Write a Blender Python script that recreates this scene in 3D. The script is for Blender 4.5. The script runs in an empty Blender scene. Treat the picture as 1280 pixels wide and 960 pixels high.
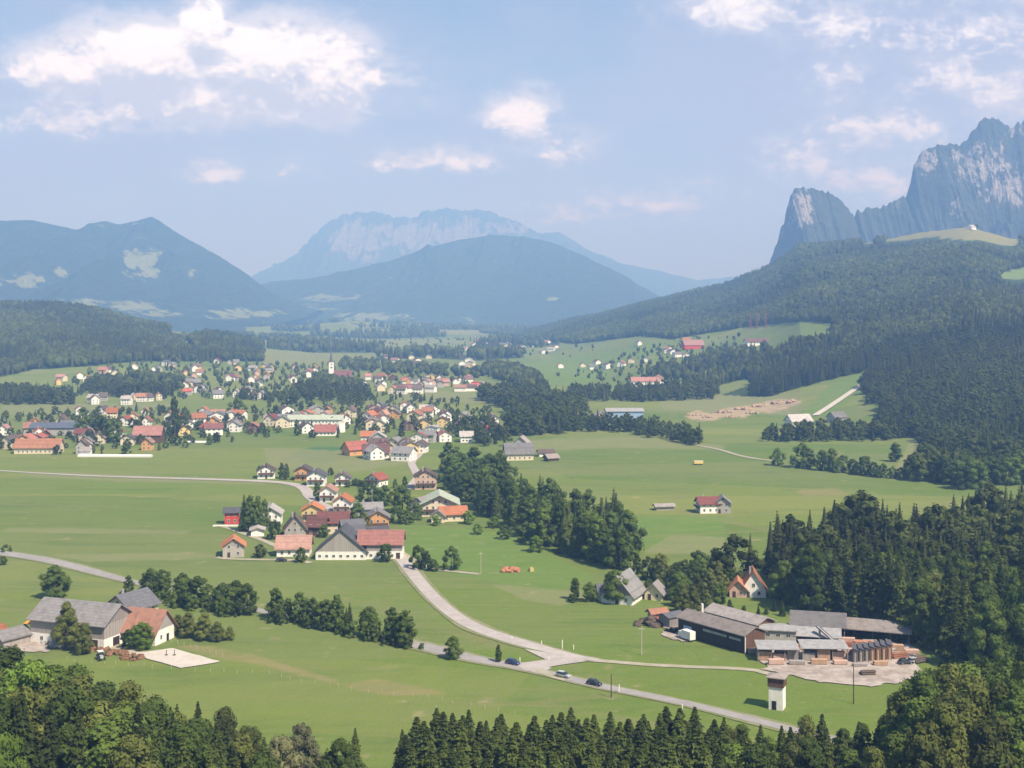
import bpy, math, random
import numpy as np

# ------------------------------------------------------------------ camera, sky, sun, exposure
S = bpy.context.scene
COL = S.collection
F, CX, HY, EYE = 1545.0, 640.0, 385.0, 100.0        # focal length and horizon in photo pixels, eye height in metres
cam = bpy.data.objects.new('camera', bpy.data.cameras.new('camera'))
COL.objects.link(cam)
cam.location = (0, 0, EYE); cam.rotation_euler = (math.radians(90), 0, 0)
cam.data.sensor_width = 36; cam.data.lens = 36*F/1280
cam.data.shift_y = -(480-HY)/1280
cam.data.clip_start = 1; cam.data.clip_end = 80000
S.camera = cam

SUN_EL, SUN_AZ = 50.0, 136.0                        # azimuth clockwise from +Y (the view direction): sun to the right, behind
SUN_STR, SKY_STR, EXPO = 5.0, 0.088, 0.58
HAZE_DENSITY, HAZE_COLOR, HAZE_ABS, HAZE_ANISO = 2.05e-4, (0.265, 0.50, 1.0), (0.60, 0.44, 0.8), 0.0
sd = bpy.data.lights.new('sun', 'SUN'); sd.energy = SUN_STR; sd.angle = math.radians(0.5); sd.color = (1.0, 0.955, 0.88)
sun = bpy.data.objects.new('sun', sd); COL.objects.link(sun)
sun.rotation_euler = (math.radians(90-SUN_EL), 0, math.radians(180-SUN_AZ))
S.view_settings.view_transform = 'Standard'; S.view_settings.look = 'None'
S.view_settings.exposure = EXPO; S.view_settings.gamma = 1; S.view_settings.use_curve_mapping = False
S.cycles.max_bounces = 4; S.cycles.diffuse_bounces = 2; S.cycles.glossy_bounces = 1; S.cycles.transmission_bounces = 2
S.cycles.volume_bounces = 1; S.cycles.use_denoising = True; S.cycles.caustics_reflective = False; S.cycles.caustics_refractive = False
S.cycles.use_adaptive_sampling = True; S.cycles.adaptive_threshold = 0.015
try: S.cycles.denoiser = 'OPENIMAGEDENOISE'
except Exception: pass


class NT:
    """small helper to write node maths"""
    def __init__(s, tree): s.t = tree; s.n = tree.nodes; s.l = tree.links
    def put(s, sock, v):
        if isinstance(v, bpy.types.NodeSocket): s.l.new(v, sock)
        elif v is not None: sock.default_value = v
    def m(s, op, a, b=None, c=None, clamp=False):
        n = s.n.new('ShaderNodeMath'); n.operation = op; n.use_clamp = clamp
        for k, v in enumerate((a, b, c)): s.put(n.inputs[k], v)
        return n.outputs[0]
    def ramp(s, v, lo, hi, a=0.0, b=1.0, smooth=True):
        n = s.n.new('ShaderNodeMapRange'); n.interpolation_type = 'SMOOTHSTEP' if smooth else 'LINEAR'
        for k, x in enumerate((v, lo, hi, a, b)): s.put(n.inputs[k], x)
        return n.outputs[0]
    def mix(s, f, a, b, mode='MIX'):
        n = s.n.new('ShaderNodeMix'); n.data_type = 'RGBA'; n.blend_type = mode; n.clamp_factor = True
        s.put(n.inputs[0], f)
        for k, v in ((6, a), (7, b)): s.put(n.inputs[k], v if isinstance(v, bpy.types.NodeSocket) else (*v, 1))
        return n.outputs[2]
    def noise(s, vec, scale, detail=4, rough=0.55, dims='3D'):
        n = s.n.new('ShaderNodeTexNoise'); n.noise_dimensions = dims
        s.put(n.inputs['Vector'], vec); n.inputs['Scale'].default_value = scale
        n.inputs['Detail'].default_value = detail; n.inputs['Roughness'].default_value = rough
        return n.outputs['Fac']
    def xyz(s, v):
        n = s.n.new('ShaderNodeSeparateXYZ'); s.put(n.inputs[0], v); return n.outputs
    def vec(s, x, y, z=0.0):
        n = s.n.new('ShaderNodeCombineXYZ')
        for k, v in enumerate((x, y, z)): s.put(n.inputs[k], v)
        return n.outputs[0]
    def map(s, v, scale=(1, 1, 1), rot=(0, 0, 0)):
        n = s.n.new('ShaderNodeMapping'); s.put(n.inputs['Vector'], v)
        n.inputs['Scale'].default_value = scale; n.inputs['Rotation'].default_value = rot
        return n.outputs[0]
    def attr(s, name):
        n = s.n.new('ShaderNodeAttribute'); n.attribute_name = name; return n.outputs['Fac']
    def pos(s): return s.n.new('ShaderNodeNewGeometry').outputs['Position']
    def obj(s): return s.n.new('ShaderNodeTexCoord').outputs['Object']


def build_world():
    w = bpy.data.worlds.new('World'); S.world = w; w.use_nodes = True
    t = NT(w.node_tree); t.n.clear()
    sky = t.n.new('ShaderNodeTexSky'); sky.sky_type = 'NISHITA'; sky.sun_disc = False
    sky.sun_elevation = math.radians(SUN_EL); sky.sun_rotation = math.radians(SUN_AZ)
    sky.altitude = 500; sky.air_density = 1.0; sky.dust_density = 1.2; sky.ozone_density = 1.2
    d = t.n.new('ShaderNodeTexCoord').outputs['Generated']
    x, y, z = t.xyz(d)
    yy = t.m('MAXIMUM', y, 0.05)
    u, v = t.m('DIVIDE', x, yy), t.m('DIVIDE', z, yy)            # a cloud layer far off in the +Y half of the sky
    base = t.vec(t.m('MULTIPLY', u, 1.0), t.m('MULTIPLY', v, 1.45))
    warp = t.n.new('ShaderNodeTexNoise'); t.put(warp.inputs['Vector'], base); warp.inputs['Scale'].default_value = 9; warp.inputs['Detail'].default_value = 3
    va = t.n.new('ShaderNodeVectorMath'); va.operation = 'MULTIPLY_ADD'
    t.put(va.inputs[0], warp.outputs['Color']); va.inputs[1].default_value = (0.05, 0.03, 0); t.put(va.inputs[2], base)
    P = va.outputs[0]
    px = lambda a: (a-CX)/F
    py = lambda b: (HY-b)/F
    # (x, y, half width, half height, density gain) of the cumulus heads and of the thin veils
    heads = [(105, 90, 95, 34, 1.1), (185, 78, 105, 46, 1.3), (256, 40, 36, 46, 1.1), (325, 84, 120, 52, 1.3), (405, 106, 72, 62, 1.15), (250, 118, 220, 52, .85), (330, 142, 170, 16, .75), (110, 148, 150, 22, .5),
             (650, 150, 44, 28, .85), (560, 205, 130, 18, .40), (930, 20, 66, 32, .72), (1060, 38, 150, 40, .36), (1190, 100, 70, 36, .56),
             (1255, 122, 70, 50, .58), (1020, 208, 66, 42, .56), (1110, 165, 110, 40, .46), (1255, 45, 90, 44, .46), (1065, 95, 60, 28, .38), (1100, 225, 120, 40, .44), (272, 218, 50, 18, .34),
             (368, 214, 36, 16, .32), (680, 192, 70, 22, .42), (820, 258, 120, 20, .36), (60, 150, 90, 30, .45), (750, 270, 160, 22, .3)]
    veils = [(240, 120, 360, 120, .7), (1120, 110, 380, 200, 1.0), (560, 215, 380, 80, .8), (820, 150, 380, 90, .5), (640, 290, 900, 90, .95), (100, 220, 400, 70, .7)]
    def env(lst, du=0.0, dv=0.0, sc=1.0):
        tot = None
        for cx, cy, a, b, g in lst:
            ex = t.m('MULTIPLY', t.m('SUBTRACT', u, px(cx)+du), F/a/sc)
            ey = t.m('MULTIPLY', t.m('SUBTRACT', v, py(cy)+dv), F/b/sc)
            r = t.m('SQRT', t.m('ADD', t.m('MULTIPLY', ex, ex), t.m('MULTIPLY', ey, ey)))
            e = t.m('MULTIPLY', t.m('SUBTRACT', 1.25, r), g)
            tot = e if tot is None else t.m('SMOOTH_MAX', tot, e, 0.25)
        return tot
    eh = env(heads)
    fine = t.noise(P, 95, 8, 0.62)
    n1 = t.m('ADD', t.m('MULTIPLY', t.noise(P, 20, 9, 0.60), 0.66), t.m('MULTIPLY', fine, 0.34))
    vo = t.n.new('ShaderNodeTexVoronoi'); vo.feature = 'SMOOTH_F1'; vo.voronoi_dimensions = '2D'; t.put(vo.inputs['Vector'], P); vo.inputs['Scale'].default_value = 55; vo.inputs['Smoothness'].default_value = 0.5
    puff = t.m('SUBTRACT', 0.45, vo.outputs['Distance'])
    f1 = t.m('ADD', t.m('MULTIPLY', t.m('SUBTRACT', n1, 0.5), 3.0), t.m('MULTIPLY', puff, 0.55))
    dens = t.m('ADD', t.m('MULTIPLY', t.m('MINIMUM', eh, 0.85), 2.0), t.m('SUBTRACT', f1, 0.15))
    # the same field a little towards the sun (up): the difference shades the billows
    P2 = t.n.new('ShaderNodeVectorMath'); P2.operation = 'ADD'; t.put(P2.inputs[0], P); P2.inputs[1].default_value = (0.004, 0.014, 0)
    n2 = t.m('ADD', t.m('MULTIPLY', t.noise(P2.outputs[0], 20, 9, 0.60), 0.72), t.m('MULTIPLY', t.noise(P2.outputs[0], 95, 8, 0.62), 0.28))
    e2 = env(heads, 0, -0.018)
    lit = t.m('ADD', t.m('MULTIPLY', t.m('SUBTRACT', n1, n2), 3.2), t.m('MULTIPLY', t.m('SUBTRACT', eh, e2), 0.9))
    lit = t.ramp(t.m('ADD', lit, t.m('MULTIPLY', t.m('SUBTRACT', fine, 0.5), 0.5)), -0.32, 0.62)
    mask = t.m('MULTIPLY', t.ramp(dens, 0.28, 0.95), t.ramp(u, px(760), px(900), 0.95, 0.60))
    veil = t.m('MULTIPLY', t.ramp(t.m('ADD', env(veils), t.m('MULTIPLY', t.m('SUBTRACT', t.noise(P, 8, 7, 0.65), 0.5), 2.4)), -0.6, 0.9), 0.80)
    body = t.m('ADD', t.m('MULTIPLY', t.m('MINIMUM', env(heads, 0, 0.007, 1.22), 0.9), 1.25), t.m('MULTIPLY', t.m('SUBTRACT', n1, 0.5), 2.2))
    body = t.m('MULTIPLY', t.ramp(body, -0.1, 1.0), 0.80)
    front = t.m('GREATER_THAN', y, 0.06)
    mask, veil, body = t.m('MULTIPLY', mask, front), t.m('MULTIPLY', veil, front), t.m('MULTIPLY', body, front)
    k = 1.0/SKY_STR
    col = t.mix(veil, sky.outputs[0], (0.345*k, 0.378*k, 0.51*k))
    shade = t.mix(lit, (0.50*k, 0.53*k, 0.61*k), (1.00*k, 0.985*k, 0.965*k))
    col = t.mix(body, col, t.mix(t.ramp(lit, 0.2, 1.0), (0.48*k, 0.51*k, 0.61*k), (0.72*k, 0.72*k, 0.75*k)))
    col = t.mix(mask, col, shade)
    bg = t.n.new('ShaderNodeBackground'); t.l.new(col, bg.inputs[0]); bg.inputs[1].default_value = SKY_STR
    out = t.n.new('ShaderNodeOutputWorld'); t.l.new(bg.outputs[0], out.inputs[0])
build_world()

# ------------------------------------------------------------------ numbers: noise, terrain, pixels <-> ground
rnd = random.Random(7)
NR = np.random.default_rng(11)
def _hash(i, j, s):
    n = (i.astype(np.int64)*374761393 + j.astype(np.int64)*668265263 + s*2147483647) & 0xffffffff
    n = ((n ^ (n >> 13))*1274126177) & 0xffffffff
    return ((n ^ (n >> 16)) & 0xffff)/65535.0
def vnoise(x, y, s=0):
    x = np.asarray(x, float); y = np.asarray(y, float)
    i, j = np.floor(x), np.floor(y); a, b = x-i, y-j
    a, b = a*a*(3-2*a), b*b*(3-2*b)
    h = lambda p, q: _hash(i+p, j+q, s)
    return (h(0, 0)*(1-a)+h(1, 0)*a)*(1-b)+(h(0, 1)*(1-a)+h(1, 1)*a)*b
def fbm(x, y, s=0, o=4, g=0.5):
    t, am, w = 0, 1.0, 0
    for k in range(o):
        t = t+am*vnoise(np.asarray(x)*2**k, np.asarray(y)*2**k, s+k); w += am; am *= g
    return t/w
def ridged(x, y, s=0, o=4):
    t, am, w = 0, 1.0, 0
    for k in range(o):
        t = t+am*(1-np.abs(2*vnoise(np.asarray(x)*2**k, np.asarray(y)*2**k, s+k)-1)); w += am; am *= 0.5
    return t/w

RP = [560, 610, 650, 720, 800, 900, 965, 1000, 1080, 1150, 1210, 1270, 1600]
RY = [5000, 4900, 4700, 4300, 4000, 3700, 3500, 3300, 3150, 3050, 2950, 2900, 2700]
Ry = [400, 414, 411, 393, 375, 355, 328, 305, 297, 290, 283, 300, 300]
RZ = [0, 6]+[max(0., EYE+(HY-y)/F*Y-(18 if x < 1090 else 4)) for x, y, Y in zip(RP[2:], Ry[2:], RY[2:])]
FP = [560, 650, 700, 750, 800, 900, 1000, 1100, 1280, 1600]
FY = [4600, 3500, 2300, 1900, 1450, 1330, 1130, 1000, 860, 760]
LP = [-700, -200, 0, 60, 110, 170, 200, 250, 300, 340, 390]
LZ = [112, 116, 106, 104, 92, 66, 56, 42, 24, 8, 0]
def height(X, Y):
    X = np.asarray(X, float); Y = np.asarray(Y, float)
    Yc = np.maximum(Y, 60.)
    u = np.clip(X/Yc*F+CX, -2500, 3800)
    z = np.where(Y < 232, np.maximum(0, 97-0.445*np.maximum(Y, 2))**1.0, 0)
    z = np.where(Y < 2, 96.2, z)
    yr, zr, yf = np.interp(u, RP, RY), np.interp(u, RP, RZ), np.interp(u, FP, FY)
    t = (Yc-yf)/(yr-yf)
    g = np.where(t < 1, np.clip(t, 0, 1)**1.18, 1)
    nz = (fbm(X/340, Y/340, 5, 4)-0.5)*np.clip(t, 0, 1)*np.clip(1.6-1.2*t, 0.25, 1)*60*np.clip(zr/120, 0, 1)
    z = z+np.where(t > 0, np.maximum(0, zr*g+nz-np.maximum(0, (Yc-yr))*0.22), 0)
    tl = (Yc-1500)/(2650-1500)
    zl = np.interp(u, LP, LZ)
    gl = np.where(tl < 1, np.clip(tl, 0, 1)**1.3, np.clip(1-(tl-1)*0.6, 0, 1))
    nl = (fbm(X/300, Y/300, 9, 4)-0.5)*40*np.clip(zl/100, 0, 1)*np.clip(tl*(1.7-tl), 0, 1)
    z = z+np.where(tl > 0, np.maximum(0, zl*gl+nl), 0)
    far = np.clip((Yc-2900)/1500, 0, 1)*np.clip(1-np.abs(u-440)/420, 0, 1)
    z = z+far*np.maximum(0, fbm(X/700, Y/900, 21, 3)-0.5)*110
    return z
def hz(x, y): return float(height(np.array([x]), np.array([y]))[0])
_YS = 40*np.exp(np.linspace(0, math.log(13500/40), 1500))
def G(px, py):
    """the ground point seen at a photo pixel"""
    k, q = (px-CX)/F, (py-HY)/F
    d = (EYE-q*_YS)-height(k*_YS, _YS)
    i = np.argmax((d <= 0) & (_YS > 150)) if np.any((d <= 0) & (_YS > 150)) else len(_YS)-1
    a, b = _YS[max(i-1, 0)], _YS[i]
    for _ in range(24):
        m = (a+b)/2
        if EYE-q*m-hz(k*m, m) <= 0: b = m
        else: a = m
    return (k*b, b, hz(k*b, b))
def proj(X, Y, Z): return X/Y*F+CX, HY-(Z-EYE)/Y*F
def inside(px, py, poly):
    px = np.asarray(px, float); py = np.asarray(py, float); r = np.zeros(px.shape, bool)
    n = len(poly)
    for i in range(n):
        (x1, y1), (x2, y2) = poly[i], poly[(i+1) % n]
        if y1 == y2: continue
        c = ((y1 > py) != (y2 > py)) & (px < (x2-x1)*(py-y1)/(y2-y1)+x1)
        r ^= c
    return r

# ------------------------------------------------------------------ materials
MATS = {}
def rgb(h):
    return tuple(((c/255+0.055)/1.055)**2.4 if c/255 > 0.04045 else c/255/12.92 for c in h)
def new_mat(name):
    m = bpy.data.materials.new(name); m.use_nodes = True
    t = NT(m.node_tree); t.b = next(n for n in t.n if n.type == 'BSDF_PRINCIPLED')
    t.b.inputs['Roughness'].default_value = 0.85; t.b.inputs['Specular IOR Level'].default_value = 0.2
    MATS[name] = m
    return m, t
def bump(t, h, dist, strength=0.6):
    n = t.n.new('ShaderNodeBump'); n.inputs['Distance'].default_value = dist; n.inputs['Strength'].default_value = strength
    t.l.new(h, n.inputs['Height']); t.l.new(n.outputs[0], t.b.inputs['Normal'])
def plaster(name, c, var=0.16):
    m, t = new_mat(name); p = t.obj()
    n = t.noise(p, 0.9, 5); g = t.noise(t.map(p, (2.2, 2.2, 0.35)), 1.0, 4)
    f = t.m('ADD', t.m('MULTIPLY', n, 0.5), t.m('MULTIPLY', g, 0.5))
    t.l.new(t.mix(t.ramp(f, 0.3, 0.75), tuple(v*(1+var*.5) for v in c), tuple(v*(1-var)*(0.97 if i == 2 else 1) for i, v in enumerate(c))), t.b.inputs['Base Color'])
    return m
def rooftile(name, c, pitch=0.35, var=0.10):
    m, t = new_mat(name); p = t.obj(); x, y, z = t.xyz(p)
    br = t.n.new('ShaderNodeTexBrick'); t.put(br.inputs['Vector'], t.vec(x, t.m('ADD', t.m('ABSOLUTE', y), z)))
    br.inputs['Scale'].default_value = 1.0; br.inputs['Brick Width'].default_value = 0.3; br.inputs['Row Height'].default_value = pitch
    br.inputs['Mortar Size'].default_value = 0.03
    br.inputs['Color1'].default_value = (*[v*(1+var) for v in c], 1); br.inputs['Color2'].default_value = (*[v*(1-var) for v in c], 1)
    br.inputs['Mortar'].default_value = (*[v*0.72 for v in c], 1)
    n = t.noise(p, 0.5, 5, 0.65)
    col = t.mix(t.ramp(n, 0.40, 0.75), br.outputs['Color'], tuple(v*0.55+0.02 for v in c))
    r = t.n.new('ShaderNodeObjectInfo').outputs['Random']
    hs = t.n.new('ShaderNodeHueSaturation'); t.l.new(col, hs.inputs['Color']); t.l.new(t.m('MULTIPLY_ADD', r, 0.55, 0.62), hs.inputs['Saturation']); t.l.new(t.m('MULTIPLY_ADD', t.m('FRACT', t.m('MULTIPLY', r, 7.3)), 0.5, 0.72), hs.inputs['Value'])
    t.l.new(hs.outputs[0], t.b.inputs['Base Color'])
    return m
def boards(name, c, w=0.22):
    m, t = new_mat(name); p = t.obj(); x, y, z = t.xyz(p)
    s = t.m('ADD', x, y)
    cell = t.m('FLOOR', t.m('DIVIDE', s, w))
    wn = t.n.new('ShaderNodeTexWhiteNoise'); wn.noise_dimensions = '1D'; t.l.new(cell, wn.inputs['W'])
    fr = t.m('FRACT', t.m('DIVIDE', s, w))
    gap = t.m('LESS_THAN', fr, 0.10)
    g = t.noise(t.map(p, (3, 3, 0.3)), 1.2, 5)
    f = t.m('ADD', t.m('MULTIPLY', wn.outputs[0], 0.5), t.m('MULTIPLY', g, 0.6))
    col = t.mix(f, tuple(v*0.65 for v in c), tuple(v*1.3 for v in c))
    t.l.new(t.mix(t.m('MULTIPLY', gap, 0.7), col, tuple(v*0.35 for v in c)), t.b.inputs['Base Color'])
    return m
def metal(name, c, rough=0.45):
    m, t = new_mat(name); p = t.obj(); x, y, z = t.xyz(p)
    n = t.noise(p, 0.7, 4)
    seam = t.m('LESS_THAN', t.m('FRACT', t.m('DIVIDE', x, 0.8)), 0.08)
    col = t.mix(t.ramp(n, 0.35, 0.75), c, tuple(v*0.72 for v in c))
    t.l.new(t.mix(t.m('MULTIPLY', seam, 0.4), col, tuple(v*0.5 for v in c)), t.b.inputs['Base Color'])
    t.b.inputs['Roughness'].default_value = rough
    return m
def plain(name, c, rough=0.6, spec=0.3):
    m, t = new_mat(name); p = t.obj()
    n = t.noise(p, 3.0, 4)
    t.l.new(t.mix(n, tuple(v*0.85 for v in c), tuple(v*1.12 for v in c)), t.b.inputs['Base Color'])
    t.b.inputs['Roughness'].default_value = rough; t.b.inputs['Specular IOR Level'].default_value = spec
    return m
for n_, c_ in dict(white=(.83, .81, .76), cream=(.70, .61, .44), yellow=(.66, .50, .22), orange=(.62, .33, .13), pink=(.58, .40, .32), grey=(.40, .38, .36), concrete=(.42, .39, .35), red=(.55, .07, .05)).items():
    plaster('wall_'+n_, c_)
for n_, c_ in dict(red=(.42, .13, .085), rust=(.40, .185, .115), darkred=(.20, .075, .065), brown=(.15, .10, .08), grey=(.24, .23, .225), slate=(.135, .135, .15), pale=(.44, .40, .37), blue=(.13, .15, .20), orange=(.47, .205, .105), weathered=(.36, .315, .285)).items():
    rooftile('roof_'+n_, c_)
metal('roof_green', (.44, .49, .38), .7); metal('roof_metal', (.36, .355, .35), .75)
boards('boards_grey', (.27, .25, .235)); boards('boards_pale', (.36, .33, .30)); boards('boards_brown', (.13, .075, .05)); boards('boards_dark', (.045, .032, .028)); boards('boards_red', (.16, .05, .04)); boards('boards_new', (.50, .33, .22))
plain('frame_white', (.75, .74, .70)); plain('wood_dark', (.07, .045, .03)); plain('black', (.02, .02, .022)); plain('steel', (.42, .42, .42), .4); plain('tyre', (.025, .025, .025), .9)
plain('glass', (.035, .045, .055), 0.12, 0.5); plain('orange_cloth', (.75, .33, .05)); plain('car_blue', (.03, .05, .16), .25, .5); plain('car_dark', (.03, .032, .036), .25, .5); plain('car_white', (.72, .72, .70), .3, .5); plain('car_silver', (.45, .46, .46), .3, .5)
plain('van_blue', (.30, .42, .58), .5); plain('tarp_dark', (.10, .10, .11)); plain('yellow_paint', (.72, .52, .12)); plain('post_pale', (.46, .43, .34)); plain('mast_red', (.30, .06, .08)); plain('hay', (.50, .40, .16)); plain('tractor_red', (.45, .06, .04), .4)
plaster('stone', (.36, .34, .31), .4); plaster('soil_pale', (.40, .30, .21), .5); plaster('soil', (.22, .125, .075), .5)

def foliage(name, c, joined):
    """leaf colour varies from tree to tree, clump to clump; the joined woods carry a tint per tree in their mesh"""
    m, t = new_mat(name)
    if joined: r = t.attr('tint')
    else: r = t.n.new('ShaderNodeObjectInfo').outputs['Random']
    n = t.noise(t.pos(), 0.55 if not joined else 0.16, 3)
    f = t.m('ADD', t.m('MULTIPLY', r, 0.62), t.m('MULTIPLY', n, 0.38))
    if joined: f = t.m('ADD', f, t.m('MULTIPLY', t.m('SUBTRACT', t.noise(t.pos(), 0.006, 4, 0.6), 0.5), 1.1))
    a = tuple(v*0.58 for v in c); b = (c[0]*1.85, c[1]*1.80, c[2]*1.30)
    col = t.mix(t.ramp(f, 0.12, 0.88, smooth=False), a, b)
    d = t.n.new('ShaderNodeBsdfDiffuse'); t.l.new(col, d.inputs[0])
    tr = t.n.new('ShaderNodeBsdfTranslucent'); t.l.new(t.mix(0.5, col, (c[0]*1.6, c[1]*1.6, c[2]*0.8)), tr.inputs[0])
    mx = t.n.new('ShaderNodeMixShader'); mx.inputs[0].default_value = 0.22
    t.l.new(d.outputs[0], mx.inputs[1]); t.l.new(tr.outputs[0], mx.inputs[2])
    t.l.new(mx.outputs[0], next(o for o in t.n if o.type == 'OUTPUT_MATERIAL').inputs[0])
    return m
SPR, BRD, OLV, SLV = (.070, .094, .032), (.080, .118, .034), (.112, .132, .044), (.20, .21, .125)
for j in (False, True):
    x_ = '_wood' if j else ''
    q_ = (0.80, 0.70, 0.84) if j else (1, 1, 1)
    foliage('needles'+x_, tuple(v*q for v, q in zip(SPR, q_)), j); foliage('leaves'+x_, tuple(v*q for v, q in zip(BRD, q_)), j)
foliage('leaves_olive', OLV, False); foliage('leaves_silver', SLV, False); foliage('leaves_light', (.105, .165, .036), False)
plain('bark', (.11, .085, .065), .95); plain('bark_wood', (.09, .07, .055), .95)

# ------------------------------------------------------------------ mesh helpers
def mesh_of(name, V, FC, mats, mi=None, smooth=False):
    me = bpy.data.meshes.new(name); me.from_pydata([tuple(v) for v in V], [], [tuple(f) for f in FC])
    for m in mats: me.materials.append(MATS[m])
    if mi is not None: me.polygons.foreach_set('material_index', mi)
    if smooth: me.polygons.foreach_set('use_smooth', [True]*len(me.polygons))
    me.update(); return me
def quick_mesh(name, V, quads, mats, mi=None, smooth=False, tris=False):
    """V (n,3) array, faces (m,k) array"""
    k = quads.shape[1]; me = bpy.data.meshes.new(name)
    me.vertices.add(len(V)); me.vertices.foreach_set('co', np.ascontiguousarray(V, np.float32).ravel())
    me.loops.add(quads.size); me.loops.foreach_set('vertex_index', quads.astype(np.int32).ravel())
    me.polygons.add(len(quads)); me.polygons.foreach_set('loop_start', np.arange(0, quads.size, k, dtype=np.int32))
    if mi is not None: me.polygons.foreach_set('material_index', mi.astype(np.int32))
    if smooth: me.polygons.foreach_set('use_smooth', np.ones(len(quads), bool))
    for m in mats: me.materials.append(MATS[m])
    me.update(calc_edges=True); me.validate(); return me
def link(o, parent=None):
    COL.objects.link(o)
    if parent is not None: o.parent = parent
    return o
def obj(name, me, parent=None, loc=(0, 0, 0), rz=0.0):
    o = bpy.data.objects.new(name, me); link(o, parent); o.location = loc; o.rotation_euler = (0, 0, rz); return o
def tag(o, label, cat, group=None):
    o['label'] = label; o['category'] = cat
    if group: o['group'] = group
    return o
def thing(name, label, cat, loc, rz=0.0, group=None):
    o = bpy.data.objects.new(name, None); o.empty_display_size = 0.5; link(o); o.location = loc; o.rotation_euler = (0, 0, rz)
    return tag(o, label, cat, group)
def structure(o): o['kind'] = 'structure'; return o
class MB:
    def __init__(s): s.v, s.f, s.mi = [], [], []
    def box(s, x0, x1, y0, y1, z0, z1, mi=0):
        n = len(s.v); s.v += [(x, y, z) for z in (z0, z1) for y in (y0, y1) for x in (x0, x1)]
        s.f += [tuple(n+i for i in q) for q in ((0, 2, 3, 1), (4, 5, 7, 6), (0, 1, 5, 4), (2, 6, 7, 3), (0, 4, 6, 2), (1, 3, 7, 5))]; s.mi += [mi]*6; return s
    def prism(s, pts, x0, x1, mi=0, ends=None):
        """a polygon in the (y, z) plane drawn out along x"""
        n, k = len(s.v), len(pts); s.v += [(x0, y, z) for y, z in pts]+[(x1, y, z) for y, z in pts]
        for i in range(k):
            j = (i+1) % k; s.f.append((n+i, n+j, n+k+j, n+k+i)); s.mi.append(mi)
        s.f += [tuple(n+i for i in reversed(range(k))), tuple(n+k+i for i in range(k))]; s.mi += [ends if ends is not None else mi]*2; return s
    def cyl(s, p, q, r0, r1=None, k=8, mi=0):
        r1 = r0 if r1 is None else r1; n = len(s.v)
        p, q = np.array(p, float), np.array(q, float); d = (q-p)/np.linalg.norm(q-p)
        a = np.cross(d, (0, 0, 1) if abs(d[2]) < 0.9 else (1, 0, 0)); a /= np.linalg.norm(a); b = np.cross(d, a)
        for c, r in ((p, r0), (q, r1)):
            s.v += [tuple(c+r*(a*math.cos(2*math.pi*i/k)+b*math.sin(2*math.pi*i/k))) for i in range(k)]
        s.f += [(n+i, n+(i+1) % k, n+k+(i+1) % k, n+k+i) for i in range(k)]+[tuple(n+i for i in reversed(range(k))), tuple(n+k+i for i in range(k))]
        s.mi += [mi]*(k+2); return s
    def mesh(s, name, *mats): return mesh_of(name, s.v, s.f, mats, s.mi)
    def build(s, name, mats, parent=None, loc=(0, 0, 0), rz=0.0):
        return obj(name, s.mesh(name, *([mats] if isinstance(mats, str) else mats)), parent, loc, rz)

# ------------------------------------------------------------------ where woods and meadows lie (outlines in photo pixels of the ground)
HILLWOOD = [(600, 416), (660, 423), (720, 430), (770, 424), (800, 420), (840, 424), (930, 409), (1000, 402), (1040, 404), (1036, 428), (985, 434), (965, 448), (905, 462), (880, 478),
            (905, 494), (960, 496), (1040, 474), (1088, 463), (1080, 490), (1092, 520), (1084, 548), (1140, 545), (1165, 575), (1300, 578), (1600, 600), (2200, 600), (2200, 0), (600, 0)]
ALP = [(1106, 302), (1108, 295), (1135, 290), (1160, 286), (1205, 281), (1222, 286), (1250, 292), (1278, 301), (1262, 309), (1225, 300), (1190, 300), (1165, 296), (1130, 301)]
ALP2 = [(1250, 341), (1290, 332), (1300, 345), (1275, 350), (1252, 349)]
ALP3 = [(1190, 417), (1222, 415), (1228, 420), (1196, 421)]
ALP4 = [(1075, 301), (1092, 299), (1094, 304), (1080, 305)]
LEFTWOOD = [(-900, 474), (-40, 474), (10, 470), (40, 462), (110, 458), (170, 452), (235, 452), (330, 452), (325, 438), (300, 400), (250, 380), (-100, 340), (-900, 340)]
CLEAR = [(196, 409), (222, 412), (254, 418), (256, 427), (230, 428), (226, 418)]
FARWOODS = [[(335, 436), (400, 441), (480, 441), (480, 434), (430, 430), (340, 422)], [(478, 452), (520, 447), (600, 451), (655, 447), (655, 441), (600, 444), (520, 441), (470, 445)],
            [(380, 419), (470, 424), (560, 421), (555, 418), (450, 417)], [(600, 436), (640, 433), (700, 431), (690, 425), (630, 424), (590, 430)], [(340, 413), (400, 415), (400, 411), (345, 408)],
            [(440, 410.5), (540, 412), (640, 412), (640, 410), (540, 408.5)], [(250, 440), (330, 446), (330, 432), (280, 424), (225, 430)]]
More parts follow.
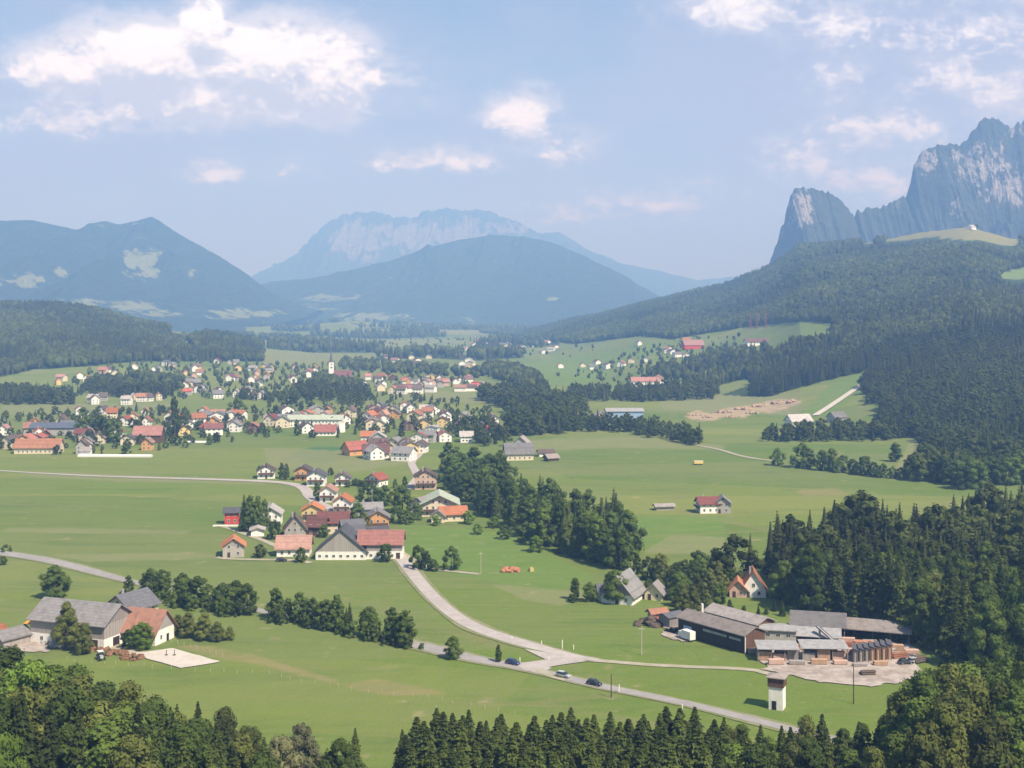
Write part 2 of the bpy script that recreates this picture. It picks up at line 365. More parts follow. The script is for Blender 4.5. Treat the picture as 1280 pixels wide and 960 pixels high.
FIELDS = [
    ('pale', [(330, 437), (470, 443), (560, 438), (600, 446), (480, 452), (330, 456)]), ('pale', [(400, 424), (560, 424), (600, 428), (480, 433), (420, 429)]), ('pale', [(430, 405), (540, 405), (560, 409), (440, 409)]), ('dry', [(540, 412), (640, 413), (640, 418), (560, 417)]), ('light', [(330, 415), (380, 418), (400, 422), (345, 420)]),  # pale or dark patches of crop, hay and earth: (kind, outline)
    ('dark', [(352, 577), (372, 563), (392, 559), (438, 559), (438, 573), (395, 579)]),
    ('dry', [(425, 856), (470, 848), (540, 862), (600, 878), (655, 888), (620, 892), (560, 884), (480, 870)]),
    ('dry', [(213, 806), (265, 808), (330, 822), (420, 850), (424, 856), (330, 832), (280, 824)]),
    ('pale', [(0, 660), (150, 661), (235, 664), (235, 667), (100, 667), (0, 665)]),
    ('pale', [(60, 693), (230, 691), (282, 694), (282, 697), (200, 700), (110, 702)]),
    ('pale', [(30, 588), (180, 594), (330, 600), (330, 606), (160, 602), (30, 596)]),
    ('pale', [(330, 560), (520, 566), (512, 580), (440, 590), (335, 585)]),
    ('dry', [(990, 612), (1045, 610), (1060, 618), (1010, 622)]),
    ('pale', [(640, 552), (700, 548), (800, 546), (905, 556), (905, 562), (760, 560), (650, 566)]),
    ('pale', [(612, 730), (700, 737), (765, 741), (700, 757), (655, 750)]),
    ('light', [(792, 645), (905, 645), (905, 690), (792, 690)]),
    ('pale', [(840, 668), (905, 672), (905, 692), (800, 692)]),
    ('dry', [(752, 833), (762, 830), (768, 834), (758, 837)]),
    ('light', [(500, 655), (580, 660), (640, 668), (700, 700), (745, 722), (690, 740), (560, 718), (505, 690)]),
    ('light', [(655, 455), (800, 432), (842, 430), (790, 455), (740, 478), (660, 490)]),
    ('light', [(1000, 520), (1040, 478), (1088, 464), (1080, 490), (1030, 522)]),
    ('pale', [(0, 505), (210, 503), (215, 508), (120, 516), (0, 518)]),
    ('pale', [(490, 490), (620, 490), (640, 505), (490, 500)]),
    ('pale', [(820, 500), (900, 492), (1000, 490), (1000, 520), (830, 512)]),
    ('pale', [(1140, 545), (1165, 542), (1150, 565), (1125, 600), (1112, 600)]),
]
SOIL = [(856, 520), (872, 513), (890, 517), (908, 510), (932, 508), (955, 503), (975, 498), (996, 499), (1003, 503), (990, 509), (962, 516), (948, 514), (930, 522), (905, 521), (890, 526), (866, 525)]
STRIPS = [[(858, 458), (905, 438), (930, 436), (925, 443), (882, 462), (862, 466)], [(884, 486), (932, 473), (950, 476), (905, 493)], [(1086, 506), (1100, 503), (1104, 514), (1088, 520)]]

def build_ground():
    us = np.concatenate([np.linspace(-1.35, -0.5, 60, endpoint=False), np.linspace(-0.5, 0.5, 560, endpoint=False), np.linspace(0.5, 1.35, 60)])
    Ys = np.concatenate([np.linspace(-500, 30, 20), 34*np.exp(np.linspace(0, math.log(14500/34), 700))])
    U, Yg = np.meshgrid(us, Ys)
    X = U*np.sqrt(Yg**2*0.55**2+260**2)/0.55*0.62
    Z = height(X, Yg)
    P = np.stack([X, Yg, Z], -1).reshape(-1, 3)
    nx, ny = len(us), len(Ys)
    i = np.arange(nx*ny).reshape(ny, nx)
    q = np.stack([i[:-1, :-1], i[:-1, 1:], i[1:, 1:], i[1:, :-1]], -1).reshape(-1, 4)
    me = quick_mesh('meadow_ground', P, q, ['ground'], smooth=True)
    ok = P[:, 1] > 320
    px, py = proj(P[:, 0], np.maximum(P[:, 1], 1), P[:, 2])
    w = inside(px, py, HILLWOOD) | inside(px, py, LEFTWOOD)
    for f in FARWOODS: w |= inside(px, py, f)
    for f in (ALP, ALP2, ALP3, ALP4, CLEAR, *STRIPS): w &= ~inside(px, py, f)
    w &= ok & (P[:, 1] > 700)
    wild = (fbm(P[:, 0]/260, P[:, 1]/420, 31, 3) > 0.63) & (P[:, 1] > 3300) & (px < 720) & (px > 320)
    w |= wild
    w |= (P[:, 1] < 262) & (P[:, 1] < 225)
    w = w.astype(float)
    fields = {k: np.zeros(len(P)) for k in ('dark', 'dry', 'pale', 'light', 'earth')}
    for kd, poly in FIELDS+[('earth', SOIL), ('dry', ALP), ('pale', ALP3), ('pale', ALP4), ('pale', CLEAR), ('light', ALP2)]:
        q_ = np.array(poly); k_ = np.where(ok & (px > q_[:, 0].min()-12) & (px < q_[:, 0].max()+12) & (py > q_[:, 1].min()-8) & (py < q_[:, 1].max()+8))[0]
        if not len(k_): continue
        d = np.full(len(k_), 1e9)
        for (ax, ay), (bx, by) in zip(q_, np.roll(q_, -1, 0)):
            tt = np.clip(((px[k_]-ax)*(bx-ax)+(py[k_]-ay)*(by-ay))/((bx-ax)**2+(by-ay)**2), 0, 1)
            d = np.minimum(d, np.hypot(px[k_]-ax-tt*(bx-ax), (py[k_]-ay-tt*(by-ay))*1.6))
        d = np.where(inside(px[k_], py[k_], poly), d, -d)
        fields[kd][k_] = np.maximum(fields[kd][k_], np.clip(0.5+d/9, 0, 1))
    for k, v in dict(fields, wood=w).items():
        at = me.attributes.new(k, 'FLOAT', 'POINT'); at.data.foreach_set('value', v.astype(np.float32))
    o = structure(obj('meadow_ground', me))

def ground_mat():
    m, t = new_mat('ground'); p = t.pos(); x, y, z = t.xyz(p)
    def cells(sx, sy, rot, off):
        v = t.map(t.vec(t.m('ADD', x, off), y), (1/sx, 1/sy, 1), (0, 0, rot))
        n = t.n.new('ShaderNodeTexVoronoi'); n.voronoi_dimensions = '2D'; n.feature = 'F1'; n.distance = 'CHEBYCHEV'
        t.put(n.inputs['Vector'], v); n.inputs['Scale'].default_value = 1; n.inputs['Randomness'].default_value = 0.8
        return t.xyz(n.outputs['Color'])
    c1 = cells(260, 62, 0.06, 0); c2 = cells(420, 150, -0.08, 77)
    G1, G2, G3 = (.126, .186, .034), (.192, .220, .054), (.084, .150, .029)
    col = t.mix(c1[0], G1, G2)
    col = t.mix(t.m('MULTIPLY', t.m('GREATER_THAN', c2[1], 0.62), 0.55), col, G3)
    col = t.mix(t.m('MULTIPLY', t.m('GREATER_THAN', c1[2], 0.80), 0.38), col, (0.176, 0.196, 0.081))
    n = t.noise(p, 0.012, 6, 0.6); col = t.mix(t.ramp(n, 0.40, 0.68, 0, 0.65), col, (0.158, 0.191, 0.061))
    n = t.noise(t.map(p, (0.25, 1, 1)), 0.055, 6, 0.65); col = t.mix(t.ramp(n, 0.48, 0.72, 0, 0.55), col, (0.077, 0.134, 0.032))
    n = t.noise(p, 0.35, 5, 0.7); col = t.mix(t.ramp(n, 0.40, 0.75, 0, 0.45), col, (0.176, 0.196, 0.081))
    # swaths left by mowing, across each field in its own direction
    wv = t.n.new('ShaderNodeTexWave'); wv.bands_direction = 'Y'; wv.inputs['Scale'].default_value = 0.045; wv.inputs['Distortion'].default_value = 2.2; wv.inputs['Detail'].default_value = 3; wv.inputs['Detail Scale'].default_value = 0.6
    t.put(wv.inputs['Vector'], t.map(p, (0.35, 1.4, 1), (0, 0, 0.15)))
    col = t.mix(t.m('MULTIPLY', t.m('MULTIPLY', wv.outputs['Fac'], t.ramp(c1[1], .25, .6)), 0.42), col, (0.158, 0.196, 0.059))
    # wheel tracks the tractors leave, in some of the fields
    q = t.m('FRACT', t.m('DIVIDE', t.m('ADD', t.m('MULTIPLY_ADD', x, 0.10, y), t.m('MULTIPLY', t.noise(p, 0.008, 2), 14)), 13.0))
    q = t.m('MULTIPLY', t.m('LESS_THAN', t.m('ABSOLUTE', t.m('SUBTRACT', q, 0.5)), 0.055), t.m('GREATER_THAN', c2[0], 0.45))
    col = t.mix(t.m('MULTIPLY', q, t.ramp(t.noise(p, 0.03, 3), 0.4, 0.6, 0, 0.34)), col, (.20, .195, .075))
    fz = t.m('MULTIPLY', t.m('SUBTRACT', t.noise(p, 0.10, 5, 0.6), 0.5), 0.9)
    for kd, ca, cb, amt in (('dark', (.055, .135, .050), (.070, .150, .050), .9), ('light', (.115, .195, .042), (.150, .215, .055), .75), ('pale', (.185, .210, .082), (.215, .215, .105), .8), ('dry', (.27, .215, .105), (.20, .20, .08), .62), ('earth', (.44, .33, .22), (.28, .22, .14), .95)):
        fcol = t.mix(t.ramp(t.noise(t.map(p, (0.4, 1, 1)), 0.13, 6, 0.65), 0.35, 0.68), ca, cb)
        col = t.mix(t.m('MULTIPLY', t.ramp(t.m('ADD', t.attr(kd), fz if kd != 'earth' else t.m('MULTIPLY', fz, 2.4)), 0.2, 0.8), amt), col, fcol)
    ed = t.n.new('ShaderNodeTexVoronoi'); ed.voronoi_dimensions = '2D'; ed.feature = 'DISTANCE_TO_EDGE'; ed.inputs['Scale'].default_value = 1
    t.put(ed.inputs['Vector'], t.map(t.vec(x, y), (1/190, 1/75, 1), (0, 0, 0.12)))
    col = t.mix(t.m('MULTIPLY', t.ramp(ed.outputs['Distance'], 0.012, 0.03, 0.5, 0.0), t.ramp(t.noise(p, 0.01, 3), 0.45, 0.6)), col, (.20, .19, .085))
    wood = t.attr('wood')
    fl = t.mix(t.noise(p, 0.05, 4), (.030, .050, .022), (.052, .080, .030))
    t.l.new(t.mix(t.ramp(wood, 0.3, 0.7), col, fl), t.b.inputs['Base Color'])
    t.b.inputs['Roughness'].default_value = 1; t.b.inputs['Specular IOR Level'].default_value = 0.05
    bump(t, t.m('ADD', t.noise(p, 0.9, 4), t.m('MULTIPLY', t.noise(p, 0.09, 4), 3.0)), 0.5, 0.5)
ground_mat()
def asphalt(name, a, b):
    m, t = new_mat(name); p = t.pos(); n = t.m('ADD', t.m('MULTIPLY', t.noise(p, 0.3, 6, 0.7), .6), t.m('MULTIPLY', t.noise(p, 0.06, 4, 0.7), .4))
    t.l.new(t.mix(t.ramp(n, 0.38, 0.62), a, b), t.b.inputs['Base Color']); return m
asphalt('road', (.36, .325, .295), (.45, .41, .375)); asphalt('road_grey', (.27, .255, .245), (.33, .31, .29)); asphalt('track', (.42, .37, .30), (.30, .29, .18)); asphalt('gravel', (.46, .40, .35), (.27, .225, .185)); asphalt('verge', (.27, .25, .15), (.17, .20, .07)); asphalt('sand', (.58, .53, .46), (.50, .45, .38))
build_ground()

def resample(P, n):
    P = np.array(P, float); d = np.concatenate([[0], np.cumsum(np.linalg.norm(np.diff(P, axis=0), axis=1))])
    s = np.linspace(0, d[-1], n); return np.stack([np.interp(s, d, P[:, k]) for k in range(P.shape[1])], -1)
def smooth_poly(pts, it=3):
    P = np.array(pts, float)
    for _ in range(it):
        Q = [P[0]]
        for a, b in zip(P[:-1], P[1:]): Q += [a*.75+b*.25, a*.25+b*.75]
        P = np.array(Q+[P[-1]])
    return P
def ribbon(name, pixels, width, mat, lift, vary=0.0):
    W = [G(x, y)[:2] for x, y in pixels]
    P = smooth_poly(W); L = np.sum(np.linalg.norm(np.diff(P, axis=0), axis=1)); n = max(8, int(L/4)); P = resample(P, n)
    T = np.gradient(P, axis=0); T /= np.linalg.norm(T, axis=1)[:, None]; N = np.stack([-T[:, 1], T[:, 0]], -1)
    wd = np.array(width if hasattr(width, '__len__') else [width, width], float); wd = np.interp(np.linspace(0, 1, n), np.linspace(0, 1, len(wd)), wd)/2
    wd = wd[:, None]*(1+vary*(fbm(np.arange(n)*.15, np.zeros(n), 3)-.5))[:, None]
    cols = [P+N*wd*k for k in (-1, -.33, .33, 1)]
    V = np.stack(cols, 1).reshape(-1, 2); V = np.column_stack([V, height(V[:, 0], V[:, 1])+lift])
    i = np.arange(n*4).reshape(n, 4); q = np.stack([i[:-1, :-1], i[:-1, 1:], i[1:, 1:], i[1:, :-1]], -1).reshape(-1, 4)[:, ::-1]
    return structure(obj(name, quick_mesh(name, V, q, [mat])))
def flat(name, poly, mat, lift, rough=0.0):
    """a yard or court on level ground; rough frays its outline"""
    W = [G(*p) for p in poly]
    if rough:
        P = resample([w[:2] for w in W+W[:1]], 90)[:-1]; P = P+(np.stack([fbm(P[:, 0]/2.5, P[:, 1]/2.5, 4, 3), fbm(P[:, 0]/2.5+40, P[:, 1]/2.5, 8, 3)], -1)-.5)*rough*2
        W = [(x, y, hz(x, y)) for x, y in P]
    return structure(obj(name, mesh_of(name, [(x, y, z+lift) for x, y, z in W], [tuple(range(len(W)))], [mat])))
MAIN = [(-60, 682), (0, 691), (60, 700), (110, 713), (150, 724), (205, 737), (270, 750), (330, 765), (420, 786), (520, 806), (560, 816), (600, 826), (640, 832), (690, 843), (740, 856), (800, 868), (860, 880), (940, 900), (1000, 915), (1080, 935)]
ribbon('road_verge', MAIN, [9, 9, 8, 5, 5, 5.5, 8, 6, 6, 6], 'verge', 0.16, 0.5); ribbon('main_road', MAIN, [6.2, 6.2, 5.6, 2.8, 2.8, 3.2, 6.2, 3.8, 3.6, 3.6], 'road_grey', 0.20)
HAMLET = [(478, 668), (490, 685), (508, 706), (530, 735), (557, 762), (592, 785), (640, 801), (692, 815), (722, 822), (748, 826)]
ribbon('road_verge', HAMLET, [6, 8, 8, 8, 8, 8, 9, 4], 'verge', 0.17, 0.5); ribbon('side_road', HAMLET, [4.5, 5.2, 5.2, 5.2, 5, 5, 5.5, 6, 2.5], 'road', 0.22)
ribbon('side_road', [(724, 823), (700, 827), (672, 832), (650, 835)], [8, 6.5, 8], 'road', 0.235)
flat('side_road', [(655, 812), (716, 822), (700, 829), (684, 826)], 'road', 0.21)
flat('side_road', [(640, 831), (668, 829), (690, 836), (672, 842)], 'road', 0.212)
ribbon('side_road', [(668, 832), (672, 838), (688, 845), (708, 850)], 3.0, 'track', 0.225)
ribbon('field_track', [(744, 826), (770, 828), (800, 831), (860, 834), (920, 836), (945, 838), (962, 843)], 2.8, 'track', 0.18, 0.4)
ribbon('village_road', [(470, 672), (455, 655), (430, 644), (404, 632), (386, 622), (384, 613), (372, 606), (340, 602), (250, 599), (100, 595), (-40, 586)], [4, 5, 6, 6, 7, 7, 6, 5, 4, 3.2, 3], 'road', 0.24)
ribbon('village_road', [(513, 612), (516, 604), (523, 597), (517, 585), (513, 578), (522, 571), (530, 560)], 5, 'road', 0.24)
ribbon('farm_lane', [(388, 704), (370, 700), (320, 700), (285, 699), (270, 697)], 3.2, 'track', 0.19)
ribbon('farm_lane', [(352, 686), (335, 678), (310, 669), (285, 660), (272, 657)], 3, 'track', 0.19)
ribbon('hill_track', [(1019, 520), (1050, 500), (1072, 485), (1085, 476), (1088, 464)], 7, 'sand', 0.8)
ribbon('field_track', [(865, 556), (900, 562), (930, 572), (980, 578)], 4, 'track', 0.3, 0.5)
ribbon('field_track', [(500, 690), (530, 709), (548, 713), (600, 718)], 3, 'track', 0.19, 0.5)
ribbon('farm_lane', [(135, 806), (160, 815), (175, 818)], 4, 'track', 0.24)
flat('riding_court', [(163, 818), (216, 811), (276, 828), (226, 836)], 'sand', 0.26, .5)
flat('farm_yard', [(-10, 804), (35, 798), (62, 806), (56, 816), (0, 813)], 'gravel', 0.24, 2.0)
flat('sawmill_yard', [(952, 836), (962, 815), (1050, 800), (1140, 806), (1150, 838), (1132, 852), (1088, 859), (1030, 854), (975, 843)], 'gravel', 0.26, 2.6)
flat('gravel_pad', [(828, 795), (834, 780), (862, 775), (868, 798), (850, 803)], 'gravel', 0.25, 2.0)

# ------------------------------------------------------------------ far mountains: each a block of land at its own distance
def mountain_mat(name, forest, rock, rock_scale, meadow=(.20, .23, .10)):
    m, t = new_mat(name); p = t.pos(); x, y, z = t.xyz(p)
    n = t.noise(p, 0.012, 6, 0.7); fc = t.mix(n, tuple(v*0.7 for v in forest), tuple(v*1.45 for v in forest))
    s = t.noise(t.vec(t.m('MULTIPLY', x, rock_scale), t.m('MULTIPLY', y, rock_scale*.5), t.m('MULTIPLY', z, rock_scale*0.5)), 1.0, 7, 0.68)
    rk = t.mix(t.ramp(t.noise(t.map(p, (1, 1, 0.5)), rock_scale*2.6, 5, 0.7), 0.3, 0.7), tuple(v*0.55 for v in rock), tuple(v*1.25 for v in rock))
    f = t.ramp(t.m('ADD', t.m('MULTIPLY', t.m('SUBTRACT', s, 0.5), 3.2), t.m('SUBTRACT', t.m('MULTIPLY', t.attr('rock'), 1.6), 0.8)), -0.08, 0.10)
    c = t.mix(f, fc, rk)
    mf = t.ramp(t.m('ADD', t.attr('meadow'), t.m('MULTIPLY', t.m('SUBTRACT', t.noise(p, 0.012, 7, 0.7), 0.5), 3.6)), 0.50, 0.66)
    t.l.new(t.mix(mf, c, meadow), t.b.inputs['Base Color']); t.b.inputs['Roughness'].default_value = 1; t.b.inputs['Specular IOR Level'].default_value = 0.05
    bump(t, t.m('ADD', t.noise(t.map(p, (1, 1, .5)), 0.03, 7, 0.7), t.m('MULTIPLY', t.noise(p, 0.008, 3, 0.6), 2.5)), 22, 0.9)
mountain_mat('mountain_far', (.035, .055, .034), (.22, .21, .21), 0.014)
mountain_mat('mountain_wooded', (.028, .048, .026), (.38, .36, .33), 0.02)
mountain_mat('mountain_cliff', (.052, .064, .050), (.33, .31, .29), 0.055)
def mountain(name, D, sil, front, back, mat, prof, rough, gs, seed, rock=(), meadows=(), nx=420, ny=120, edge=1.2, rib=0.0, ef=9.0):
    sil = np.array(sil, float); px = np.linspace(sil[0, 0], sil[-1, 0], nx)
    py = np.interp(px, sil[:, 0], sil[:, 1]) + (fbm(px/ef, px*0, seed+50, 4)-0.5)*edge*2
    Zr = np.maximum(0, EYE+(HY-py)/F*D); X = (px-CX)/F*D
    s = np.concatenate([-np.linspace(1, 0, ny)**1.6, np.linspace(0, 1, ny//4)[1:]])
    Sg, Xg = np.meshgrid(s, X, indexing='ij'); Zg = np.broadcast_to(Zr, Sg.shape)
    a = np.abs(Sg)
    mea = (fbm(Xg/gs*0.6, Sg*0+seed, seed, 3)-0.5)*front*0.35*np.minimum(1, a*4)
    mea = mea-rib*(ridged(Xg/70, Sg*2.5, seed+7, 4)-.5)*np.minimum(1, a*12)
    Yg = D+np.where(Sg < 0, Sg*front, Sg*back)+mea*(1-a)
    pf = np.interp(a, prof[0], prof[1])
    rg = (ridged(Xg/gs+a*0.8, a*front/gs*0.35, seed, 5)-0.62)*rough*Zg*np.minimum(1, a*5)*(1-a)*1.6
    Z = np.maximum(Zg*pf+rg, -1.0); Z[0] = -1.5; Z[-1] = -1.5
    V = np.stack([Xg, Yg, Z], -1).reshape(-1, 3); ny_ = len(s)
    i = np.arange(nx*ny_).reshape(ny_, nx); q = np.stack([i[:-1, :-1], i[:-1, 1:], i[1:, 1:], i[1:, :-1]], -1).reshape(-1, 4)
    me = quick_mesh(name, V, q, [mat], smooth=True)
    qx, qy = proj(V[:, 0], V[:, 1], V[:, 2])
    for nm, lst in (('rock', rock), ('meadow', meadows)):
        w = np.zeros(len(V))
        for cx, cy, rx, ry, g in lst: w = np.maximum(w, g*np.clip(1.35-np.hypot((qx-cx)/rx, (qy-cy)/ry), 0, 1))
        at = me.attributes.new(nm, 'FLOAT', 'POINT'); at.data.foreach_set('value', w.astype(np.float32))
    return structure(obj(name, me))
SLOPE = ([0, .25, .6, 1], [1, .66, .26, 0]); DOME = ([0, .15, .5, 1], [1, .92, .5, 0]); CLIFF = ([0, .06, .16, .3, .6, 1], [1, .80, .50, .36, .14, 0]); WALL = ([0, .1, .3, .55, 1], [1, .84, .48, .26, 0])
mountain('mountain', 13500, [(560, 300), (640, 296), (700, 290), (735, 312), (780, 330), (830, 340), (870, 350), (930, 345), (985, 350), (1060, 300), (1200, 290)], 2200, 1200, 'mountain_far', SLOPE, .25, 700, 3)
mountain('mountain', 12600, [(230, 372), (300, 352), (345, 330), (372, 318), (390, 296), (415, 274), (440, 266), (465, 266), (490, 270), (510, 274), (530, 265), (552, 261), (580, 264), (600, 264), (625, 268), (650, 280), (668, 287), (700, 300), (740, 316), (800, 340), (900, 372)], 2300, 1500, 'mountain_far', WALL, .22, 480, 12,
         rock=[(445, 300, 45, 34, .78), (520, 295, 70, 26, .72), (580, 300, 40, 36, .76), (640, 285, 40, 16, .6)], nx=620, edge=4.2, ef=6.0)
mountain('mountain', 8200, [(300, 372), (340, 352), (380, 349), (420, 345), (455, 336), (490, 325), (530, 311), (560, 303), (590, 297), (622, 294), (655, 296), (690, 303), (730, 320), (770, 342), (800, 358), (830, 376), (860, 384)], 1800, 900, 'mountain_wooded', DOME, .24, 300, 23,
         meadows=[(410, 372, 40, 6, .75), (460, 396, 60, 7, .85), (380, 386, 40, 6, .7), (690, 374, 16, 3, .85)])
mountain('mountain', 6600, [(-420, 285), (-200, 268), (-60, 282), (0, 276), (40, 275), (75, 283), (96, 287), (112, 280), (130, 276), (148, 281), (158, 279), (175, 275), (190, 271), (204, 279), (225, 293), (248, 306), (270, 318), (300, 336), (318, 350), (340, 366), (365, 378), (400, 388)], 2100, 1200, 'mountain_wooded', SLOPE, .48, 330, 37,
         meadows=[(178, 328, 26, 22, .95), (75, 340, 11, 8, .9), (30, 352, 26, 9, .85), (5, 352, 16, 6, .8), (105, 378, 26, 8, .9), (165, 384, 32, 10, .9), (238, 343, 7, 6, .7), (290, 392, 34, 8, .9), (200, 392, 40, 7, .7), (330, 392, 30, 6, .8)], nx=520)
mountain('cliff_mountain', 4700, [(930, 372), (955, 342), (965, 322), (972, 302), (976, 286), (980, 282), (983, 262), (988, 246), (993, 237), (1003, 234), (1014, 235), (1024, 239), (1034, 240), (1042, 245), (1052, 252), (1060, 262), (1068, 268), (1072, 262), (1076, 267), (1083, 258), (1092, 262), (1108, 255), (1122, 247), (1132, 246), (1138, 230), (1142, 208), (1148, 195), (1158, 185), (1172, 181), (1186, 180), (1198, 181), (1209, 174), (1219, 160), (1228, 148), (1240, 147), (1252, 153), (1264, 160), (1272, 153), (1284, 152), (1310, 166), (1350, 150), (1420, 170), (1500, 150)], 1300, 900, 'mountain_cliff', CLIFF, .26, 130, 44,
         rock=[(1002, 262, 20, 34, .72), (1030, 280, 14, 22, .30), (1160, 200, 22, 26, .62), (1225, 205, 60, 40, .56), (1262, 235, 50, 30, .62), (1195, 262, 20, 16, .48), (1095, 285, 40, 16, .2), (1270, 160, 20, 20, .5), (975, 295, 8, 16, .4)], nx=1100, ny=220, edge=4.0, rib=65, ef=4.0)

# ------------------------------------------------------------------ haze: one even body of air round everything under the sky
def build_haze():
    m = bpy.data.materials.new('haze'); m.use_nodes = True; t = NT(m.node_tree); t.n.clear()
    v = t.n.new('ShaderNodeVolumePrincipled'); v.inputs['Color'].default_value = (*HAZE_COLOR, 1); v.inputs['Density'].default_value = HAZE_DENSITY; v.inputs['Absorption Color'].default_value = (*HAZE_ABS, 1); v.inputs['Anisotropy'].default_value = HAZE_ANISO
    o = t.n.new('ShaderNodeOutputMaterial'); t.l.new(v.outputs[0], o.inputs['Volume']); MATS['haze'] = m
    h = MB().box(-14000, 14000, -900, 17000, -3, 1350).build('haze', 'haze'); h['kind'] = 'stuff'; h.display_type = 'WIRE'
build_haze()

# ------------------------------------------------------------------ trees
def cards(C, U, W, lu, lw):
    """quads with centre C, half axes U*lu and W*lw"""
    a, b = U*lu[:, None], W*lw[:, None]
    V = np.stack([C-a-b*.55, C+a*.2-b, C+a+b*.1, C-a*.1+b], 1)
    return V
def unit(v): return v/np.maximum(1e-9, np.linalg.norm(v, axis=-1, keepdims=True))
def quads_index(n): return np.arange(n*4).reshape(n, 4)
def lump(c, r, sub, rg, amp=0.25):
    """an uneven ball, as triangles doubled into quads"""
    k, m = (8, 5) if sub else (6, 4)
    th = np.linspace(0, math.pi, m+1); V = []
    for t in th:
        for j in range(k):
            p = 2*math.pi*(j+0.5*(1 if int(t*10) % 2 else 0))/k
            V.append((math.sin(t)*math.cos(p), math.sin(t)*math.sin(p), math.cos(t)))
    V = np.array(V)*(1+amp*(rg.random((len(V), 1))-0.5)*2)*np.array(r)+np.array(c)
    Q = [(i*k+j, (i+1)*k+j, (i+1)*k+(j+1) % k, i*k+(j+1) % k) for i in range(m) for j in range(k)]
    return V, np.array(Q)
def join(parts):
    V, Q, n = [], [], 0
    for v, q in parts: V.append(v); Q.append(q+n); n += len(v)
    return np.concatenate(V), np.concatenate(Q)

def spruce_crown(seed, whorls, branches, twigs, slim=0.165):
    """one metre tall spruce: whorls of drooping boughs with hanging twigs; scaled to the tree's height"""
    rg = np.random.default_rng(seed); out = []
    core_n = 8; zz = np.array([0.06, 0.30, 0.55, 0.78, 0.97]); rr = np.array([0.62, .54, .34, .14, .004])*slim
    a = np.arange(core_n)*2*math.pi/core_n
    V = np.concatenate([np.stack([np.cos(a)*r*(.8+.4*rg.random(core_n)), np.sin(a)*r*(.8+.4*rg.random(core_n)), np.full(core_n, z)], -1) for z, r in zip(zz, rr)])
    out.append((V, np.array([(i*core_n+j, i*core_n+(j+1) % core_n, (i+1)*core_n+(j+1) % core_n, (i+1)*core_n+j) for i in range(4) for j in range(core_n)])))
    for k in range(whorls):
        t = (k+0.5*rg.random())/whorls; z = 0.05+0.94*t**0.92
        r = slim*(1-t)**1.0*(0.80+0.50*rg.random())+0.005
        nb = max(4, int(branches*(1-0.55*t)))
        az = rg.random()*6.3+np.arange(nb)*2*math.pi/nb+rg.normal(0, .25, nb)
        ln = r*(0.72+0.5*rg.random(nb))
        d = np.stack([np.cos(az), np.sin(az), np.full(nb, 0.25*t-0.42)+rg.normal(0, .1, nb)], -1)
        side = np.stack([-np.sin(az), np.cos(az), np.zeros(nb)], -1)
        base = np.stack([np.zeros(nb), np.zeros(nb), np.full(nb, z)], -1)
        w = ln*(0.30+.12*rg.random(nb)); tip = base+d*ln[:, None]; mid = base+d*ln[:, None]*.55
        out.append((np.stack([base, mid-side*w[:, None]-[0, 0, .006], tip, mid+side*w[:, None]-[0, 0, .006]], 1).reshape(-1, 3), quads_index(nb)))
        for q in range(twigs):
            f = 0.35+0.65*rg.random(nb); c = base+d*(ln*f)[:, None]+side*(w*(rg.random(nb)*2-1)*.8)[:, None]
            dn = unit(d*0.7+side*rg.normal(0, .6, nb)[:, None]+np.array([0, 0, -.55])); sd = unit(np.cross(dn, rg.normal(0, 1, (nb, 3))))
            L = 0.020*(1.2-t)+0.012+0*f
            out.append((cards(c, dn, sd, L*(0.7+.6*rg.random(nb)), L*.42*(0.7+.6*rg.random(nb))).reshape(-1, 3), quads_index(nb)))
    return join(out)
def broad_crown(seed, lobes, leaves, leaf, wide=0.36, low=0.16, top=1.0, core=True, spiky=0.0):
    """one metre tall broadleaf: leaf sprays over many uneven lobes"""
    rg = np.random.default_rng(seed); out = []
    for k in range(lobes):
        t = (k+0.5)/lobes; z = low+0.08+(top-low-0.16)*t
        env = wide*math.sin(math.pi*min(1, 0.16+0.80*(t**0.8)))**0.75*(1-spiky*t)
        a = k*2.399+rg.random(); r = env*(0.45+0.5*rg.random()) if k < lobes-1 else env*0.1
        c = np.array([math.cos(a)*r, math.sin(a)*r, z+rg.normal(0, .02)])
        R = np.array([1, 1, 0.85])*(0.075+0.085*rg.random())*(wide/0.36)**0.6*(1-0.25*t)*(1.15 if lobes < 18 else 1)
        if core: out.append(lump(c, R*0.78, False, rg, .3))  # solid ball added inside each lobe to block light between the leaves
        n = leaves; d = unit(rg.normal(0, 1, (n, 3))+np.array([math.cos(a)*.35, math.sin(a)*.35, .30]))
        p = c+d*R*(0.72+0.42*rg.random((n, 1))**0.7)*(1+0.22*np.sin(d[:, :1]*5+k)*np.cos(d[:, 1:2]*6+2*k))
        nrm = unit(d+np.array([0, 0, .15])+rg.normal(0, .34, (n, 3))); u = unit(np.cross(nrm, rg.normal(0, 1, (n, 3)))); w = np.cross(nrm, u)
        s = leaf*(0.6+0.8*rg.random(n))
        out.append((cards(p, u, w, s, s*.7).reshape(-1, 3), quads_index(n)))
    return join(out)
def trunk_mesh(name, h, r, mat, limbs=5, seed=0):
    rg = random.Random(seed); m = MB()
    m.cyl((0, 0, -0.02), (0, 0, h*.5), r*1.25, r*.8, 7); m.cyl((0, 0, h*.5), (0.004, 0.003, h), r*.8, r*.25, 6)
    for k in range(limbs):
        a = k*2.4+rg.random(); z = h*(0.35+0.5*k/limbs); L = h*(0.28+.12*rg.random())
        m.cyl((0, 0, z), (math.cos(a)*L, math.sin(a)*L, z+L*.8), r*.42, r*.1, 5)
    return m.mesh(name, mat)
CROWN, TRUNK = {}, {}
def proto(kind, i, V, Q, mat): CROWN.setdefault(kind, []).append(quick_mesh('crown', V, Q, [mat]))
